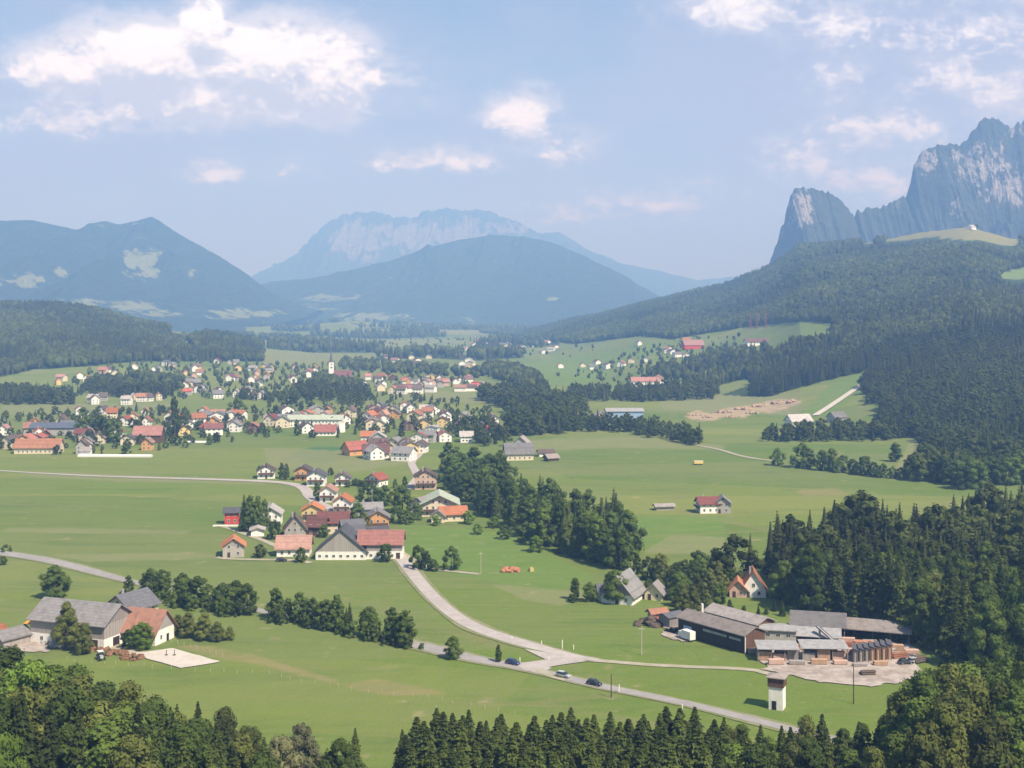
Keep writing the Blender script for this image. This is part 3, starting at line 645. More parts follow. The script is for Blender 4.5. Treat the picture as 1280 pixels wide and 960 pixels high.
for i in range(5):
    proto('spruce', i, *spruce_crown(100+i, 34, 15, 8, 0.165+.012*(i % 3)), 'needles')
    proto('spruce_mid', i, *spruce_crown(120+i, 20, 9, 3, 0.165+.014*(i % 3)), 'needles')
    proto('broad', i, *broad_crown(140+i, 30, 260, .0135, .33+.03*(i % 3), .06), 'leaves')
    proto('broad_mid', i, *broad_crown(160+i, 22, 80, .026, .40+.04*(i % 3), .02), 'leaves')
    proto('tall', i, *broad_crown(180+i, 30, 230, .0125, .23+.02*(i % 2), .05, 1.0, True, .40), 'leaves')
    proto('tall_mid', i, *broad_crown(190+i, 22, 70, .024, .25+.03*(i % 2), .02, 1.0, True, .35), 'leaves')
for i in range(3):
    proto('olive', i, *broad_crown(200+i, 34, 240, .0125, .27+.03*i, .05, 1.0, True, .35), 'leaves_olive')
    proto('olive_mid', i, *broad_crown(205+i, 22, 80, .026, .38, .02), 'leaves_olive')
    proto('silver', i, *broad_crown(210+i, 30, 280, .012, .34, .06), 'leaves_silver')
    proto('light', i, *broad_crown(220+i, 30, 260, .0135, .36, .06), 'leaves_light')
    proto('light_mid', i, *broad_crown(225+i, 20, 80, .028, .40, .06), 'leaves_light')
    proto('bush', i, *broad_crown(230+i, 14, 80, .045, .60, -.05, 1.0), 'leaves')
    proto('bush_olive', i, *broad_crown(236+i, 14, 80, .045, .60, -.05, 1.0), 'leaves_olive')
for i in range(3):
    TRUNK.setdefault('s', []).append(trunk_mesh('trunk', 0.55, .011, 'bark', 0, i)); TRUNK.setdefault('b', []).append(trunk_mesh('trunk', 0.60, .020, 'bark', 6, i))
NAMES = dict(spruce='spruce_tree', broad='broadleaf_tree', tall='broadleaf_tree', olive='broadleaf_tree', silver='broadleaf_tree', light='broadleaf_tree', bush='bush')
TREES = []
def tree(kind, x, y, h, label, group=None, wide=1.0, z=None, mid=None, parts=True):
    """trunk and crown under an Empty at the foot; crowns and trunks share their meshes"""
    base = kind.split('_')[0]
    if mid is None: mid = y > 430
    key = kind+'_mid' if mid and kind+'_mid' in CROWN else kind
    r = thing(NAMES[base], label, {'spruce': 'spruce', 'bush': 'bush'}.get(base, 'tree'), (x, y, (hz(x, y) if z is None else z)-0.1), rnd.random()*6.28, group)
    r.scale = (h*wide, h*wide, h)
    link(bpy.data.objects.new('crown', rnd.choice(CROWN[key])), r)
    if base != 'bush': link(bpy.data.objects.new('trunk', rnd.choice(TRUNK['s' if base == 'spruce' else 'b'])), r)
    TREES.append((x, y)); return r
def ptree(kind, px, py, hpx, label, group=None, wide=1.0, mid=None):
    x, y, z = G(px, py); return tree(kind, x, y, hpx*y/F, label, group, wide, z, mid)
def scatter(poly, step, jit=0.42, world=False, seed=1):
    """an irregular grid of points in an outline"""
    rg = np.random.default_rng(seed)
    W = np.array(poly if world else [G(*p)[:2] for p in poly]); x0, y0 = W.min(0); x1, y1 = W.max(0)
    X, Y = np.meshgrid(np.arange(x0, x1, step), np.arange(y0, y1, step*.87)); X = X+(np.arange(len(X)) % 2)[:, None]*step*.5
    P = np.stack([X.ravel(), Y.ravel()], -1)+rg.uniform(-jit, jit, (X.size, 2))*step
    return P[inside(P[:, 0], P[:, 1], [tuple(w) for w in W])]

# the strip of wood below the camera: crowns only seen from above
LAB_L = ['dark leafy tree in the close wood along the lower edge, left of the open meadow', 'grey-green leafy tree in the close wood along the lower edge, left of the open meadow']
GL = 'leafy trees of the close wood left of the meadow'
def fore(u, Y, kind, top_px, label, group, wide=1.0):
    """a tree at column u and distance Y whose top reaches photo row top_px"""
    x = (u-CX)/F*Y; z = hz(x, Y); h = EYE-(top_px-HY)/F*Y-z
    return tree(kind, x, Y, h, label, group, wide, z, False)
tops = lambda u: np.interp(u, [-20, 0, 60, 110, 150, 200, 250, 290, 330, 380, 420, 455], [818, 812, 822, 832, 846, 868, 880, 884, 895, 898, 904, 912])
rg_ = random.Random(3)
for row, (Y, dt) in enumerate(((262, 0), (249, 12), (236, 30), (221, 54))):
    u = -30+row*9
    while u < 452-row*3:
        if not (335 < u < 420 and row < 3):
            r_ = rg_.random()
            k = 'olive' if r_ < .34 else 'broad' if r_ < .62 else 'tall' if r_ < .8 else 'light' if r_ < .86 and u < 130 else 'spruce'
            if u > 180 and rg_.random() < .35: k = 'spruce'
            lab = {'olive': 'olive-green leafy tree in the close wood left of the open meadow', 'light': 'bright green leafy tree in the close wood left of the open meadow', 'spruce': 'dark pointed spruce in the close wood left of the open meadow'}.get(k, 'dark green leafy tree in the close wood left of the open meadow')
            fore(u, Y+rg_.uniform(-4, 4), k, tops(u)+dt+rg_.uniform(-9, 14)-(6 if k == 'spruce' else 0), lab, {'spruce': 'spruces of the close wood left of the meadow', 'olive': 'olive trees of the close wood left of the meadow', 'light': 'bright trees of the close wood left of the meadow'}.get(k, GL), {'spruce': 1.0, 'tall': 1.3}.get(k, 0.95))
        u += rg_.uniform(25, 37)
fore(378, 246, 'silver', 900, 'pale silvery willow, the larger of two at the right end of the close wood', None, .80)
fore(352, 240, 'silver', 912, 'pale silvery willow, the smaller of two at the right end of the close wood', None, .7)
fore(6, 214, 'light', 918, 'yellow-green leafy tree in the lower left corner', None, .7)
for row, (Y, dt) in enumerate(((262, 0), (254, 5), (246, 12), (237, 24), (227, 46))):
    u = 503+row*4
    while u < 905:
        tp = 893+dt+rg_.uniform(-13, 13)+(10 if u < 530 else 0)
        fore(u, Y+rg_.uniform(-3, 3), 'spruce', tp, 'green spruce in the dense row along the lower edge, before the road', 'spruces of the close row before the road', rg_.uniform(1.35, 1.85))
        u += rg_.uniform(17, 26)
for row, (Y, dt) in enumerate(((266, 0), (252, 14), (238, 34), (224, 62))):
    u = 905+row*6
    while u < 1300:
        top = np.interp(u, [900, 950, 1000, 1060, 1110, 1140, 1170, 1200, 1240, 1290], [884, 892, 900, 892, 880, 838, 824, 822, 826, 800])
        r_ = rg_.random(); big = u > 1115
        k = ('olive' if r_ < .62 else 'broad' if r_ < .85 else 'tall') if big else ('spruce' if r_ < .45 else 'olive' if r_ < .7 else 'tall')
        side = 'in the tall clump right of the sawmill yard' if big else 'in the close row below the transformer tower'
        lab = {'olive': 'olive-green leafy tree ', 'spruce': 'dark pointed spruce ', 'tall': 'slim green leafy tree '}.get(k, 'dark green leafy tree ')+side
        fore(u, Y+rg_.uniform(-4, 4), k, top+dt+rg_.uniform(-8, 16), lab, lab[:20].split(' leafy')[0]+' trees '+side, {'spruce': 1.25, 'tall': 1.2, 'olive': .85}.get(k, .85))
        u += rg_.uniform(25, 37) if big else rg_.uniform(20, 30)

# hedgerows, orchard and single trees in the fields
def row(kind, pts, n, hts, label, group, wide=1.0, jx=2.0, kinds=None):
    P = resample([G(*p)[:2] for p in pts], n)
    for k, (x, y) in enumerate(P):
        kk = rg_.choice(kinds) if kinds else kind
        tree(kk, x+rg_.uniform(-jx, jx), y+rg_.uniform(-jx, jx), rg_.uniform(*hts), label, group, wide*rg_.uniform(.85, 1.15))
row('broad', [(170, 741), (205, 746), (250, 756), (302, 766)], 17, (7.0, 10.5), 'round dark tree in the hedgerow behind the grey-roofed farm', 'trees of the hedgerow behind the farm', 1.15, 2.5, ['broad_mid', 'broad_mid', 'tall_mid'])
row('bush', [(180, 748), (230, 760), (300, 772)], 13, (3.5, 5.5), 'low bush at the foot of the hedgerow behind the farm', 'bushes of the hedgerow behind the farm', .8, 2.0)
row('broad', [(345, 771), (400, 783), (455, 795), (508, 806)], 23, (6.5, 11), 'dark tree in the hedgerow running to the road', 'trees of the hedgerow by the road', 1.1, 2.0, ['broad_mid', 'tall_mid', 'tall_mid', 'spruce_mid'])
row('bush', [(350, 777), (420, 792), (505, 809)], 16, (3.5, 5.5), 'low bush at the foot of the hedgerow running to the road', 'bushes of the hedgerow by the road', .8, 1.5)
one = [('broad', 68, 748, 42, 'big round tree behind the long grey-roofed barn', 1.35), ('olive', 84, 812, 60, 'tall grey-green tree in front of the long barn', 1.0), ('olive', 106, 818, 40, 'smaller grey-green tree at the foot of the barn wall', .95),
       ('light', 176, 812, 36, 'bright green round tree in front of the brown-roofed farm building', 1.2), ('broad', 160, 812, 26, 'low dark tree left of the bright round one by the farm', 1.2), ('olive', 62, 800, 26, 'small grey tree by the white wall of the barn', .9), ('olive', 122, 800, 24, 'slight tree by the open end of the barn', .8),
       ('broad', 566, 824, 30, 'lone oval tree beside the main road', .95), ('tall', 623, 828, 24, 'lone thin sapling beside the junction', .8), ('bush', 527, 812, 9, 'tiny bush beside the main road, left of the oval tree', .8),
       ('broad', 522, 711, 30, 'tallest of the small trees beside the hamlet road', .9), ('tall', 534, 713, 25, 'slim tree in the middle of the three beside the hamlet road', 1.0), ('broad', 542, 714, 16, 'low round tree at the right of the three beside the hamlet road', 1.2), ('broad', 564, 712, 30, 'lone tree standing right of the three beside the hamlet road', 1.0),
       ('tall', 719, 750, 29, 'left of the two upright trees before the grey-roofed house', 1.1), ('broad', 737, 752, 25, 'right of the two upright trees before the grey-roofed house', 1.1), ('bush', 715, 752, 8, 'low bush at the foot of the two upright trees', 1.6),
       ('broad', 770, 754, 42, 'dark tree covering the front of the grey-roofed house', 1.15), ('broad', 765, 745, 34, 'dark tree at the left of the grey-roofed house', 1.2), ('broad', 811, 745, 22, 'tree between the grey-roofed house and the white shed', 1.2), ('light', 823, 743, 20, 'tree behind the small white shed', 1.1),
       ('broad', 972, 582, 23, 'lone round tree in the meadow, left of the tree row', 1.0), ('tall', 1119, 577, 25, 'tall open tree at the right of the field row', 1.5),
       ('broad', 262, 556, 15, 'lone oval tree at the edge of the village meadow', .8), ('tall', 218, 545, 52, 'very tall poplar-like tree among the village houses', .62), ('tall', 230, 541, 30, 'lower broad tree beside the very tall one in the village', 1.1), ('broad', 297, 522, 26, 'dark tree rising behind the village roofs', 1.1), ('tall', 104, 548, 40, 'tall pale tree left of the great dark ones in the village', 1.1),
       ('broad', 125, 553, 34, 'dark round tree, left of two, among the village houses', 1.1), ('broad', 142, 553, 32, 'dark round tree, right of two, among the village houses', 1.1),
       ('bush', 253, 754, 12, 'small bush behind the riding court', 1.0), ('broad', 4, 706, 12, 'small dark tree at the roadside by the left edge', 1.1), ('bush', 8, 690, 10, 'bush above the road by the left edge', 1.2)]
for k, a, b, h, lab, w in one: ptree(k, a, b, h, lab, None, w)
for a, b, h in ((235, 797, 32), (255, 800, 34), (272, 802, 26), (287, 800, 18), (222, 792, 24)): ptree('olive', a, b, h, 'leafy orchard tree right of the brown-roofed farm building', 'orchard trees right of the farm', 1.35)
for a, b, h in ((545, 657, 14), (597, 668, 14), (631, 674, 18), (655, 678, 20), (641, 662, 18), (618, 660, 16), (585, 655, 18), (670, 690, 22)): ptree('light', a, b, h, 'small round orchard tree on the grass slope below the river wood', 'orchard trees below the river wood', 1.2)
for a, b, h in ((1003, 585, 32), (1012, 586, 26), (1028, 588, 26), (1040, 589, 29), (1053, 590, 22), (1066, 592, 20), (1080, 594, 26), (1092, 596, 20), (1104, 597, 18), (1116, 598, 16), (1126, 599, 15), (1072, 594, 15), (1098, 597, 14), (1046, 591, 14)):
    ptree('broad', a, b, h, 'leafy tree of the row that crosses the right-hand meadow', 'trees of the row across the meadow', 1.0)
# hamlet trees and garden hedges
for k, a, b, h, lab, w in [('spruce', 305, 664, 48, 'tall pointed conifer at the left of the dark cypress-like group', 1.3), ('tall', 313, 665, 47, 'tall dark column-shaped tree in front of the white house', .75), ('tall', 322, 665, 46, 'dark column-shaped tree, second in the clump by the white house', .75), ('tall', 331, 662, 40, 'dark column-shaped tree, nearest the white house', .7),
        ('bush', 343, 674, 24, 'large dark bush between the white house and the boarded gable', .8), ('olive', 325, 697, 18, 'round olive bush right of the small boarded house', 1.3), ('broad', 376, 703, 20, 'dark green conical tree before the red-roofed building', 1.0), ('tall', 352, 598, 20, 'dark tree, left of two, between the upper houses', .9), ('tall', 358, 600, 22, 'dark tree, right of two, between the upper houses', .8), ('tall', 324, 597, 16, 'slim dark tree left of the brown-gabled white house', .6),
        ('tall', 397, 625, 22, 'dark tree at the bend of the village road', 1.0), ('broad', 413, 594, 10, 'small dark tree beside the white upper house', 1.0), ('broad', 481, 702, 24, 'dark bush-like tree at the red-roofed end of the great barn', 1.1), ('broad', 503, 640, 34, 'large leafy tree left of the pale green roof', 1.3), ('broad', 447, 658, 30, 'leafy tree left of the orange house', 1.1), ('olive', 456, 664, 24, 'olive tree in front of the orange house', 1.0),
        ('light', 480, 632, 26, 'light green tree behind the orange house', 1.2), ('broad', 460, 630, 26, 'dark tree behind the orange house', 1.2), ('broad', 492, 654, 20, 'dark tree right of the orange house', 1.3), ('broad', 508, 655, 18, 'low dark tree before the pale green roof', 1.3), ('broad', 520, 650, 22, 'dark tree at the left foot of the pale green roof', 1.1), ('tall', 445, 607, 10, 'hedge tree behind the row of new houses', 1.2), ('bush', 452, 609, 9, 'hedge bush left of the orange-roofed white house', 1.0), ('bush', 435, 609, 8, 'hedge bush right of the white upper house', 1.2), ('tall', 494, 610, 12, 'tree right of the orange-roofed white house', 1.2), ('tall', 506, 608, 13, 'tree by the winding lane', 1.1),
        ('broad', 405, 672, 18, 'tree in front of the dark red roof', 1.0), ('bush', 418, 690, 10, 'bush behind the great barn', 1.0)]:
    ptree(k, a, b, h, lab, None, w)
for k in range(9): ptree('tall', 441+k*2.6, 608+rg_.uniform(-1, 1), 8+rg_.random()*3, 'dark hedge conifer in the garden row behind the new houses', 'hedge conifers of the garden row', 1.1)

# woods whose nearest trees are things, the deeper ones one mass
BULK = []                                                   # (x, y, height, kind, tint) of the trees that belong to a far wood
def wood(poly, step, mix, hts, labels, group, keep, seed, wide=1.0, bulk='far_wood'):
    P = scatter(poly, step, .40, False, seed); P = P[np.argsort(P[:, 1])]
    rg = random.Random(seed)
    for k, (x, y) in enumerate(P):
        r, kd = rg.random(), mix[-1][0]
        for n, w in mix:
            if r < w: kd = n; break
            r -= w
        h = rg.uniform(*hts)*(0.8 if kd.startswith(('broad', 'olive', 'light')) else 1)
        if keep(x, y, k): tree(kd, x, y, h, labels[kd.split('_')[0]], group+' ('+kd.split('_')[0]+')', wide*(1.0 if 'spruce' not in kd else 1.15))
        else: BULK.append((x, y, h, 's' if 'spruce' in kd else 'b', rg.random(), bulk))
SW = lambda k: {'spruce': 'dark spruce in the dense wood behind the sawmill', 'broad': 'round leafy tree among the spruces behind the sawmill', 'tall': 'slim leafy tree among the spruces behind the sawmill', 'olive': 'olive-green leafy tree among the spruces behind the sawmill', 'light': 'light green leafy tree among the spruces behind the sawmill'}[k]
SAWWOOD = [(918, 733), (940, 712), (965, 712), (1000, 704), (1040, 690), (1095, 667), (1130, 690), (1165, 690), (1200, 672), (1280, 658), (1340, 660), (1340, 850), (1240, 846), (1190, 832), (1150, 812), (1130, 800), (1075, 776), (1010, 768), (985, 768), (975, 745), (962, 722)]
wood(SAWWOOD, 7.6, [('spruce', .62), ('broad', .16), ('tall', .12), ('olive', .06), ('light', .04)], (17, 25), {k: SW(k) for k in ('spruce', 'broad', 'tall', 'olive', 'light')}, 'trees of the wood behind the sawmill', lambda x, y, k: k < 105, 5, bulk='sawmill_wood')
RW = {'spruce': 'dark spruce in the river wood right of the hamlet', 'broad': 'leafy tree in the river wood right of the hamlet', 'tall': 'slim leafy tree in the river wood right of the hamlet', 'olive': 'olive tree in the river wood right of the hamlet'}
wood([(600, 640), (650, 668), (700, 693), (740, 710), (783, 712), (789, 690), (780, 668), (740, 660), (690, 648), (640, 640), (600, 625)], 8.0, [('spruce', .45), ('tall', .3), ('broad', .25)], (15, 22), RW, 'trees of the river wood right of the hamlet', lambda x, y, k: k < 90, 6, bulk='river_wood')
wood([(560, 585), (590, 590), (640, 610), (610, 640), (575, 625), (556, 600)], 11, [('broad', .6), ('tall', .3), ('spruce', .1)], (15, 22), {k: v.replace('in the river wood right of the hamlet', 'in the leafy grove above the pale green roof') for k, v in RW.items()}, 'trees of the grove above the pale green roof', lambda x, y, k: True, 7, 1.15)
wood([(786, 716), (830, 722), (870, 716), (905, 716), (918, 738), (900, 760), (858, 772), (835, 762), (832, 738), (800, 725)], 6.6, [('olive', .35), ('broad', .35), ('tall', .3)], (7, 13), {'olive': 'grey-green scrub tree in the thicket left of the red gabled house', 'broad': 'dark scrub tree in the thicket left of the red gabled house', 'tall': 'slim scrub tree in the thicket left of the red gabled house'}, 'trees of the thicket left of the red gabled house', lambda x, y, k: k < 40, 8, bulk='thicket_wood')
from collections import Counter
print(Counter(o.name.split('.')[0] for o in COL.objects), len(BULK))
for a, b, h in ((968, 764, 15), (978, 770, 20), (948, 770, 14), (930, 768, 12), (912, 762, 13), (958, 768, 10)): ptree('spruce' if h > 13 else 'tall', a, b, h, 'young tree on the bank below the red gabled house', 'young trees on the bank below the red gabled house', 1.3)

# deeper woods: trees too many to count, one object for each wood
LOW = {}
def low_models():
    for i in range(4):
        LOW.setdefault(('s', 2), []).append(spruce_crown(300+i, 17, 8, 1, .175)); LOW.setdefault(('b', 2), []).append(broad_crown(310+i, 15, 40, .038, .38, .04))
        V, Q = spruce_crown(320+i, 5, 6, 0, .18); LOW.setdefault(('s', 1), []).append((V, Q))
        rg = np.random.default_rng(330+i)
        LOW.setdefault(('b', 1), []).append(join([lump((0, 0, .50), (.33, .33, .42), True, rg, .35), lump((.16, .1, .66), (.20, .2, .22), False, rg, .35), lump((-.15, -.12, .55), (.22, .22, .26), False, rg, .35), broad_crown(340+i, 5, 8, .10, .36, .25, 1.0, False)]))
low_models()
def bulk_mesh(name, rows):
    """one mesh of many trees; tint is kept for every tree"""
    if not rows: return
    rg = np.random.default_rng(len(rows)); Vs, Qs, Ts, Ms, n = [], [], [], [], 0
    groups = {}
    for r in rows:
        lod = 2 if r[1] < 1500 else 1
        groups.setdefault((r[3], lod, int(rg.integers(4))), []).append(r)
    for (kd, lod, var), lst in groups.items():
        V, Q = LOW[(kd, lod)][var]
        A = np.array([(x, y, h, t) for x, y, h, _, t, _ in lst]); z = height(A[:, 0], A[:, 1]); m = len(A)
        an = rg.random(m)*6.28; c, s = np.cos(an), np.sin(an); w = A[:, 2]*(0.9+.35*rg.random(m))*(1.12 if kd == 's' else 1.0)
        X = (V[None, :, 0]*c[:, None]-V[None, :, 1]*s[:, None])*w[:, None]+A[:, :1]
        Y = (V[None, :, 0]*s[:, None]+V[None, :, 1]*c[:, None])*w[:, None]+A[:, 1:2]
        Z = V[None, :, 2]*A[:, 2:3]+z[:, None]-.2
        Vs.append(np.stack([X, Y, Z], -1).reshape(-1, 3)); Qs.append((Q[None]+np.arange(m)[:, None, None]*len(V)).reshape(-1, 4)+n); n += m*len(V)
        Ts.append(np.repeat(A[:, 3], len(V))); Ms.append(np.full(m*len(Q), 0 if kd == 's' else 1))
    me = quick_mesh(name, np.concatenate(Vs), np.concatenate(Qs), ['needles_wood', 'leaves_wood'], np.concatenate(Ms))
    a = me.attributes.new('tint', 'FLOAT', 'POINT'); a.data.foreach_set('value', np.concatenate(Ts).astype(np.float32))
    o = obj(name, me); o['kind'] = 'stuff'; return o
def mass(poly, step, share_spruce, hts, seed, name, world_y=None, cut=()):
    """trees over a wide outline given in photo pixels of the ground, kept out of the clearings"""
    rg = np.random.default_rng(seed)
    (ya, yb), (ua, ub) = world_y
    Yv = np.arange(ya, yb, step*.87); out = []
    for j, Y in enumerate(Yv):
        st = step*(1+max(0, Y-1600)/5200); X = np.arange(ua*Y, ub*Y, st); X = X+rg.uniform(-.45, .45, len(X))*st; Yj = Y+rg.uniform(-.45, .45, len(X))*st
        if j % 2: X = X+st*.5
        if Y > 1600 and rg.random() > 1/(1+(Y-1600)/5200): continue
        Z = height(X, Yj); px, py = proj(X, Yj, Z)
        w = inside(px, py, poly)
        for f in cut: w &= ~inside(px, py, f)
        for up in (6, 12, 18):
            _, pt = proj(X, Yj, Z+up)
            for f in cut: w &= ~inside(px, pt, f)
        yr = np.interp(px, RP, RY); w &= Yj < yr*1.05
        fx = fbm(X/170, Yj/170, seed, 3)
        for x, y, f, r in zip(X[w], Yj[w], fx[w], rg.random(w.sum())):
            sp = (f+(r-.5)*.55) < share_spruce
            out.append((x, y, rg.uniform(*hts)*(1 if sp else .82), 's' if sp else 'b', 0.55*rg.random()+.45*np.clip((f-.3)*2, 0, 1), name))
    return out
for nm in ('sawmill_wood', 'river_wood', 'thicket_wood'): bulk_mesh(nm, [r for r in BULK if r[5] == nm])
hill = mass(HILLWOOD, 8.6, .47, (13, 21), 41, 'hillside_forest', ((800, 4900), (-.03, .56)), (ALP, ALP2, ALP3, ALP4, *STRIPS))
left = mass(LEFTWOOD, 9.0, .50, (14, 22), 42, 'left_hill_forest', ((1500, 3000), (-.55, -.18)), (CLEAR,))
print('hill', len(hill), 'left', len(left))
# of the hillside woods the foremost edge is built tree by tree
def edge_things(lst, n, label_s, label_b, group):
    lst.sort(key=lambda r: r[1])
    for x, y, h, k, t, _ in lst[:n]:
        tree('spruce_mid' if k == 's' else 'broad_mid', x, y, h, label_s if k == 's' else label_b, group+(' spruces' if k == 's' else ' leafy trees'), 1.1, None, False)
    return lst[n:]
hill = edge_things(hill, 26, 'dark spruce at the lower edge of the forested hillside', 'leafy tree at the lower edge of the forested hillside', 'hillside edge')
bulk_mesh('hillside_forest', hill); bulk_mesh('wooded_hill_forest', left)
def patch(poly, step, spruce, hts, seed, name, first=0, labels=None, group=None):
    P = scatter(poly, step, .42, False, seed); P = P[np.argsort(P[:, 1])]; rg = random.Random(seed); rows = []
    for k, (x, y) in enumerate(P):
        s = rg.random() < spruce; h = rg.uniform(*hts)*(1 if s else .85)
        if k < first: tree('spruce_mid' if s else 'broad_mid', x, y, h, labels[0 if s else 1], group+(' spruces' if s else ' leafy trees'), 1.1, None, False)
        else: rows.append((x, y, h, 's' if s else 'b', rg.random(), name))
    return rows
B1 = ('spruce in the tree block at the right end of the meadow', 'leafy tree in the tree block at the right end of the meadow')
r1 = patch([(1138, 600), (1170, 606), (1208, 613), (1290, 606), (1400, 606), (1400, 585), (1280, 586), (1215, 590), (1150, 586)], 9.5, .15, (14, 21), 51, 'copse', 24, B1, 'right end of the meadow')
r2 = patch([(948, 552), (1000, 553), (1060, 553), (1132, 550), (1150, 541), (1120, 538), (1060, 541), (1000, 545), (960, 546)], 10, .15, (10, 17), 52, 'copse')
r3 = patch([(640, 545), (690, 545), (716, 540), (735, 520), (720, 506), (690, 500), (655, 494), (610, 495), (600, 500), (640, 515)], 11, .35, (14, 22), 53, 'copse')
r4 = patch([(712, 540), (760, 540), (800, 544), (835, 552), (872, 558), (876, 550), (840, 541), (800, 535), (740, 532)], 9.5, .3, (9, 16), 54, 'copse')
r5 = patch([(708, 501), (800, 503), (890, 499), (900, 494), (885, 484), (850, 487), (760, 494), (715, 494)], 12, .4, (13, 20), 55, 'copse')
r6 = patch([(-60, 506), (90, 506), (92, 500), (60, 496), (0, 492), (-60, 490)], 12, .5, (14, 20), 56, 'copse')
r7 = patch([(355, 512), (395, 500), (450, 508), (466, 500), (452, 486), (430, 476), (400, 474), (372, 488)], 14, .25, (11, 17), 57, 'copse')
r8 = patch([(420, 462), (480, 466), (540, 470), (600, 474), (602, 466), (540, 460), (480, 455), (430, 452)], 20, .3, (11, 16), 58, 'copse')
r9 = patch([(800, 475), (880, 478), (960, 450), (965, 438), (905, 440), (880, 446), (860, 455), (830, 462)], 15, .5, (12, 19), 59, 'copse')
r10 = patch([(602, 470), (640, 480), (665, 500), (690, 490), (672, 474), (640, 460), (610, 458)], 14, .4, (12, 20), 60, 'copse')
r11 = patch([(300, 500), (352, 505), (360, 498), (330, 494), (300, 494)], 12, .2, (8, 13), 61, 'copse')
r12 = patch([(150, 497), (215, 497), (228, 480), (190, 472), (120, 478), (100, 492)], 14, .3, (12, 20), 62, 'copse')
r13 = patch([(560, 545), (600, 560), (640, 560), (640, 540), (600, 530), (570, 530)], 14, .3, (10, 16), 63, 'copse')
for k, r in enumerate((r1, r2, r3, r4, r5, r6, r7, r8, r9, r10, r11, r12, r13)): bulk_mesh('copse', r)
far = []
for k, f in enumerate(FARWOODS): far += [(x, y, h*1.1, a, b, c) for x, y, h, a, b, c in patch(f, 30, .6, (17, 26), 70+k, 'far_wood')]
rgf = np.random.default_rng(77); X = rgf.uniform(-.24, .08, 9000); Y = rgf.uniform(1500, 7500, 9000); X = X*Y
ok = (fbm(X/260, Y/420, 31, 3) > 0.66) & (Y > 3300)
far += [(x, y, h, 's' if r < .5 else 'b', r, '') for x, y, h, r in zip(X[ok], Y[ok], rgf.uniform(15, 24, ok.sum()), rgf.random(ok.sum()))]
bulk_mesh('valley_woods', far)
# scattered garden trees among the village houses: one mass of green far down the valley
VGREEN = [([(0, 566), (110, 570), (200, 566), (300, 556), (300, 520), (200, 512), (0, 520)], 21), ([(80, 497), (230, 500), (330, 500), (420, 500), (420, 455), (150, 452), (90, 470)], 30), ([(300, 548), (560, 548), (640, 560), (640, 525), (560, 500), (460, 490), (300, 515)], 24), ([(430, 490), (600, 488), (600, 462), (430, 455)], 40), ([(440, 440), (760, 440), (780, 425), (560, 420), (440, 430)], 90), ([(690, 470), (800, 480), (900, 450), (930, 420), (860, 420), (780, 445)], 34)]
gr = []
for k, (poly, st) in enumerate(VGREEN): gr += patch(poly, st*.84, .22, (4.5, 10.5), 90+k, 'village_greenery')
bulk_mesh('village_greenery', gr)
print('trees', len(TREES))

# ------------------------------------------------------------------ buildings
ROOFW = {'roof_red': 'red tiled', 'roof_rust': 'rust-red', 'roof_darkred': 'dark red', 'roof_brown': 'dark brown', 'roof_grey': 'grey', 'roof_slate': 'slate-dark', 'roof_pale': 'pale grey', 'roof_orange': 'orange', 'roof_weathered': 'weathered grey-brown', 'roof_blue': 'blue-grey', 'roof_green': 'green'}
def win_mesh(w, h, cross=True):
    m = MB(); f = 0.09
    m.box(0, .07, -w/2, w/2, 0, f).box(0, .07, -w/2, w/2, h-f, h).box(0, .07, -w/2, -w/2+f, f, h-f).box(0, .07, w/2-f, w/2, f, h-f)
    if cross: m.box(0, .055, -.03, .03, f, h-f)
    p = MB().box(0, .03, -w/2+f, w/2-f, f, h-f)
    return m.mesh('window', 'frame_white'), p.mesh('pane', 'glass')
WIN, DOORS = {}, {}
def window(par, x, y, z, rz, w=1.1, h=1.35):
    k = (round(w, 1), round(h, 1))
    if k not in WIN: WIN[k] = win_mesh(*k)
    o = obj('window', WIN[k][0], par, (x, y, z), rz); obj('pane', WIN[k][1], o); return o
def door(par, x, y, z, rz, w=1.1, h=2.1, mat='wood_dark'):
    k = (w, h, mat)
    if k not in DOORS:
        DOORS[k] = (MB().box(0, .06, -w/2, w/2, 0, h).mesh('door', mat), MB().box(.06, .10, w/2-.22, w/2-.12, h*.46, h*.5).mesh('handle', 'steel'))
    o = obj('door', DOORS[k][0], par, (x, y, z), rz); obj('handle', DOORS[k][1], o); return o
def roof_pts(W, he, rise, o, th):
    sl = rise/(W/2); e = W/2+o; ze = he-o*sl
    return [(-e, ze+.04), (0, he+rise+.04), (e, ze+.04), (e, ze+th+.04), (0, he+rise+th+.08), (-e, ze+th+.04)]
def wall_part(par, L, W, he, rise, wall, gable=None, base=None, bh=0.0, off=(0, 0)):
    m = MB(); x0, x1 = -L/2+off[0], L/2+off[0]; yo = off[1]
    if gable is None: m.prism([(-W/2+yo, -.6), (W/2+yo, -.6), (W/2+yo, he), (yo, he+rise), (-W/2+yo, he)], x0, x1); ms = [wall]
    else:
        m.prism([(-W/2+yo, -.6), (W/2+yo, -.6), (W/2+yo, he), (-W/2+yo, he)], x0, x1)
        m.prism([(-W/2+yo, he+.003), (W/2+yo, he+.003), (yo, he+rise)], x0-.04, x1+.04, 1); ms = [wall, gable]
    o = m.build('wall', ms, par)
    if base: MB().box(x0-.06, x1+.06, -W/2-.06+yo, W/2+.06+yo, -.6, bh).build('wall_base', base, par)
    return o
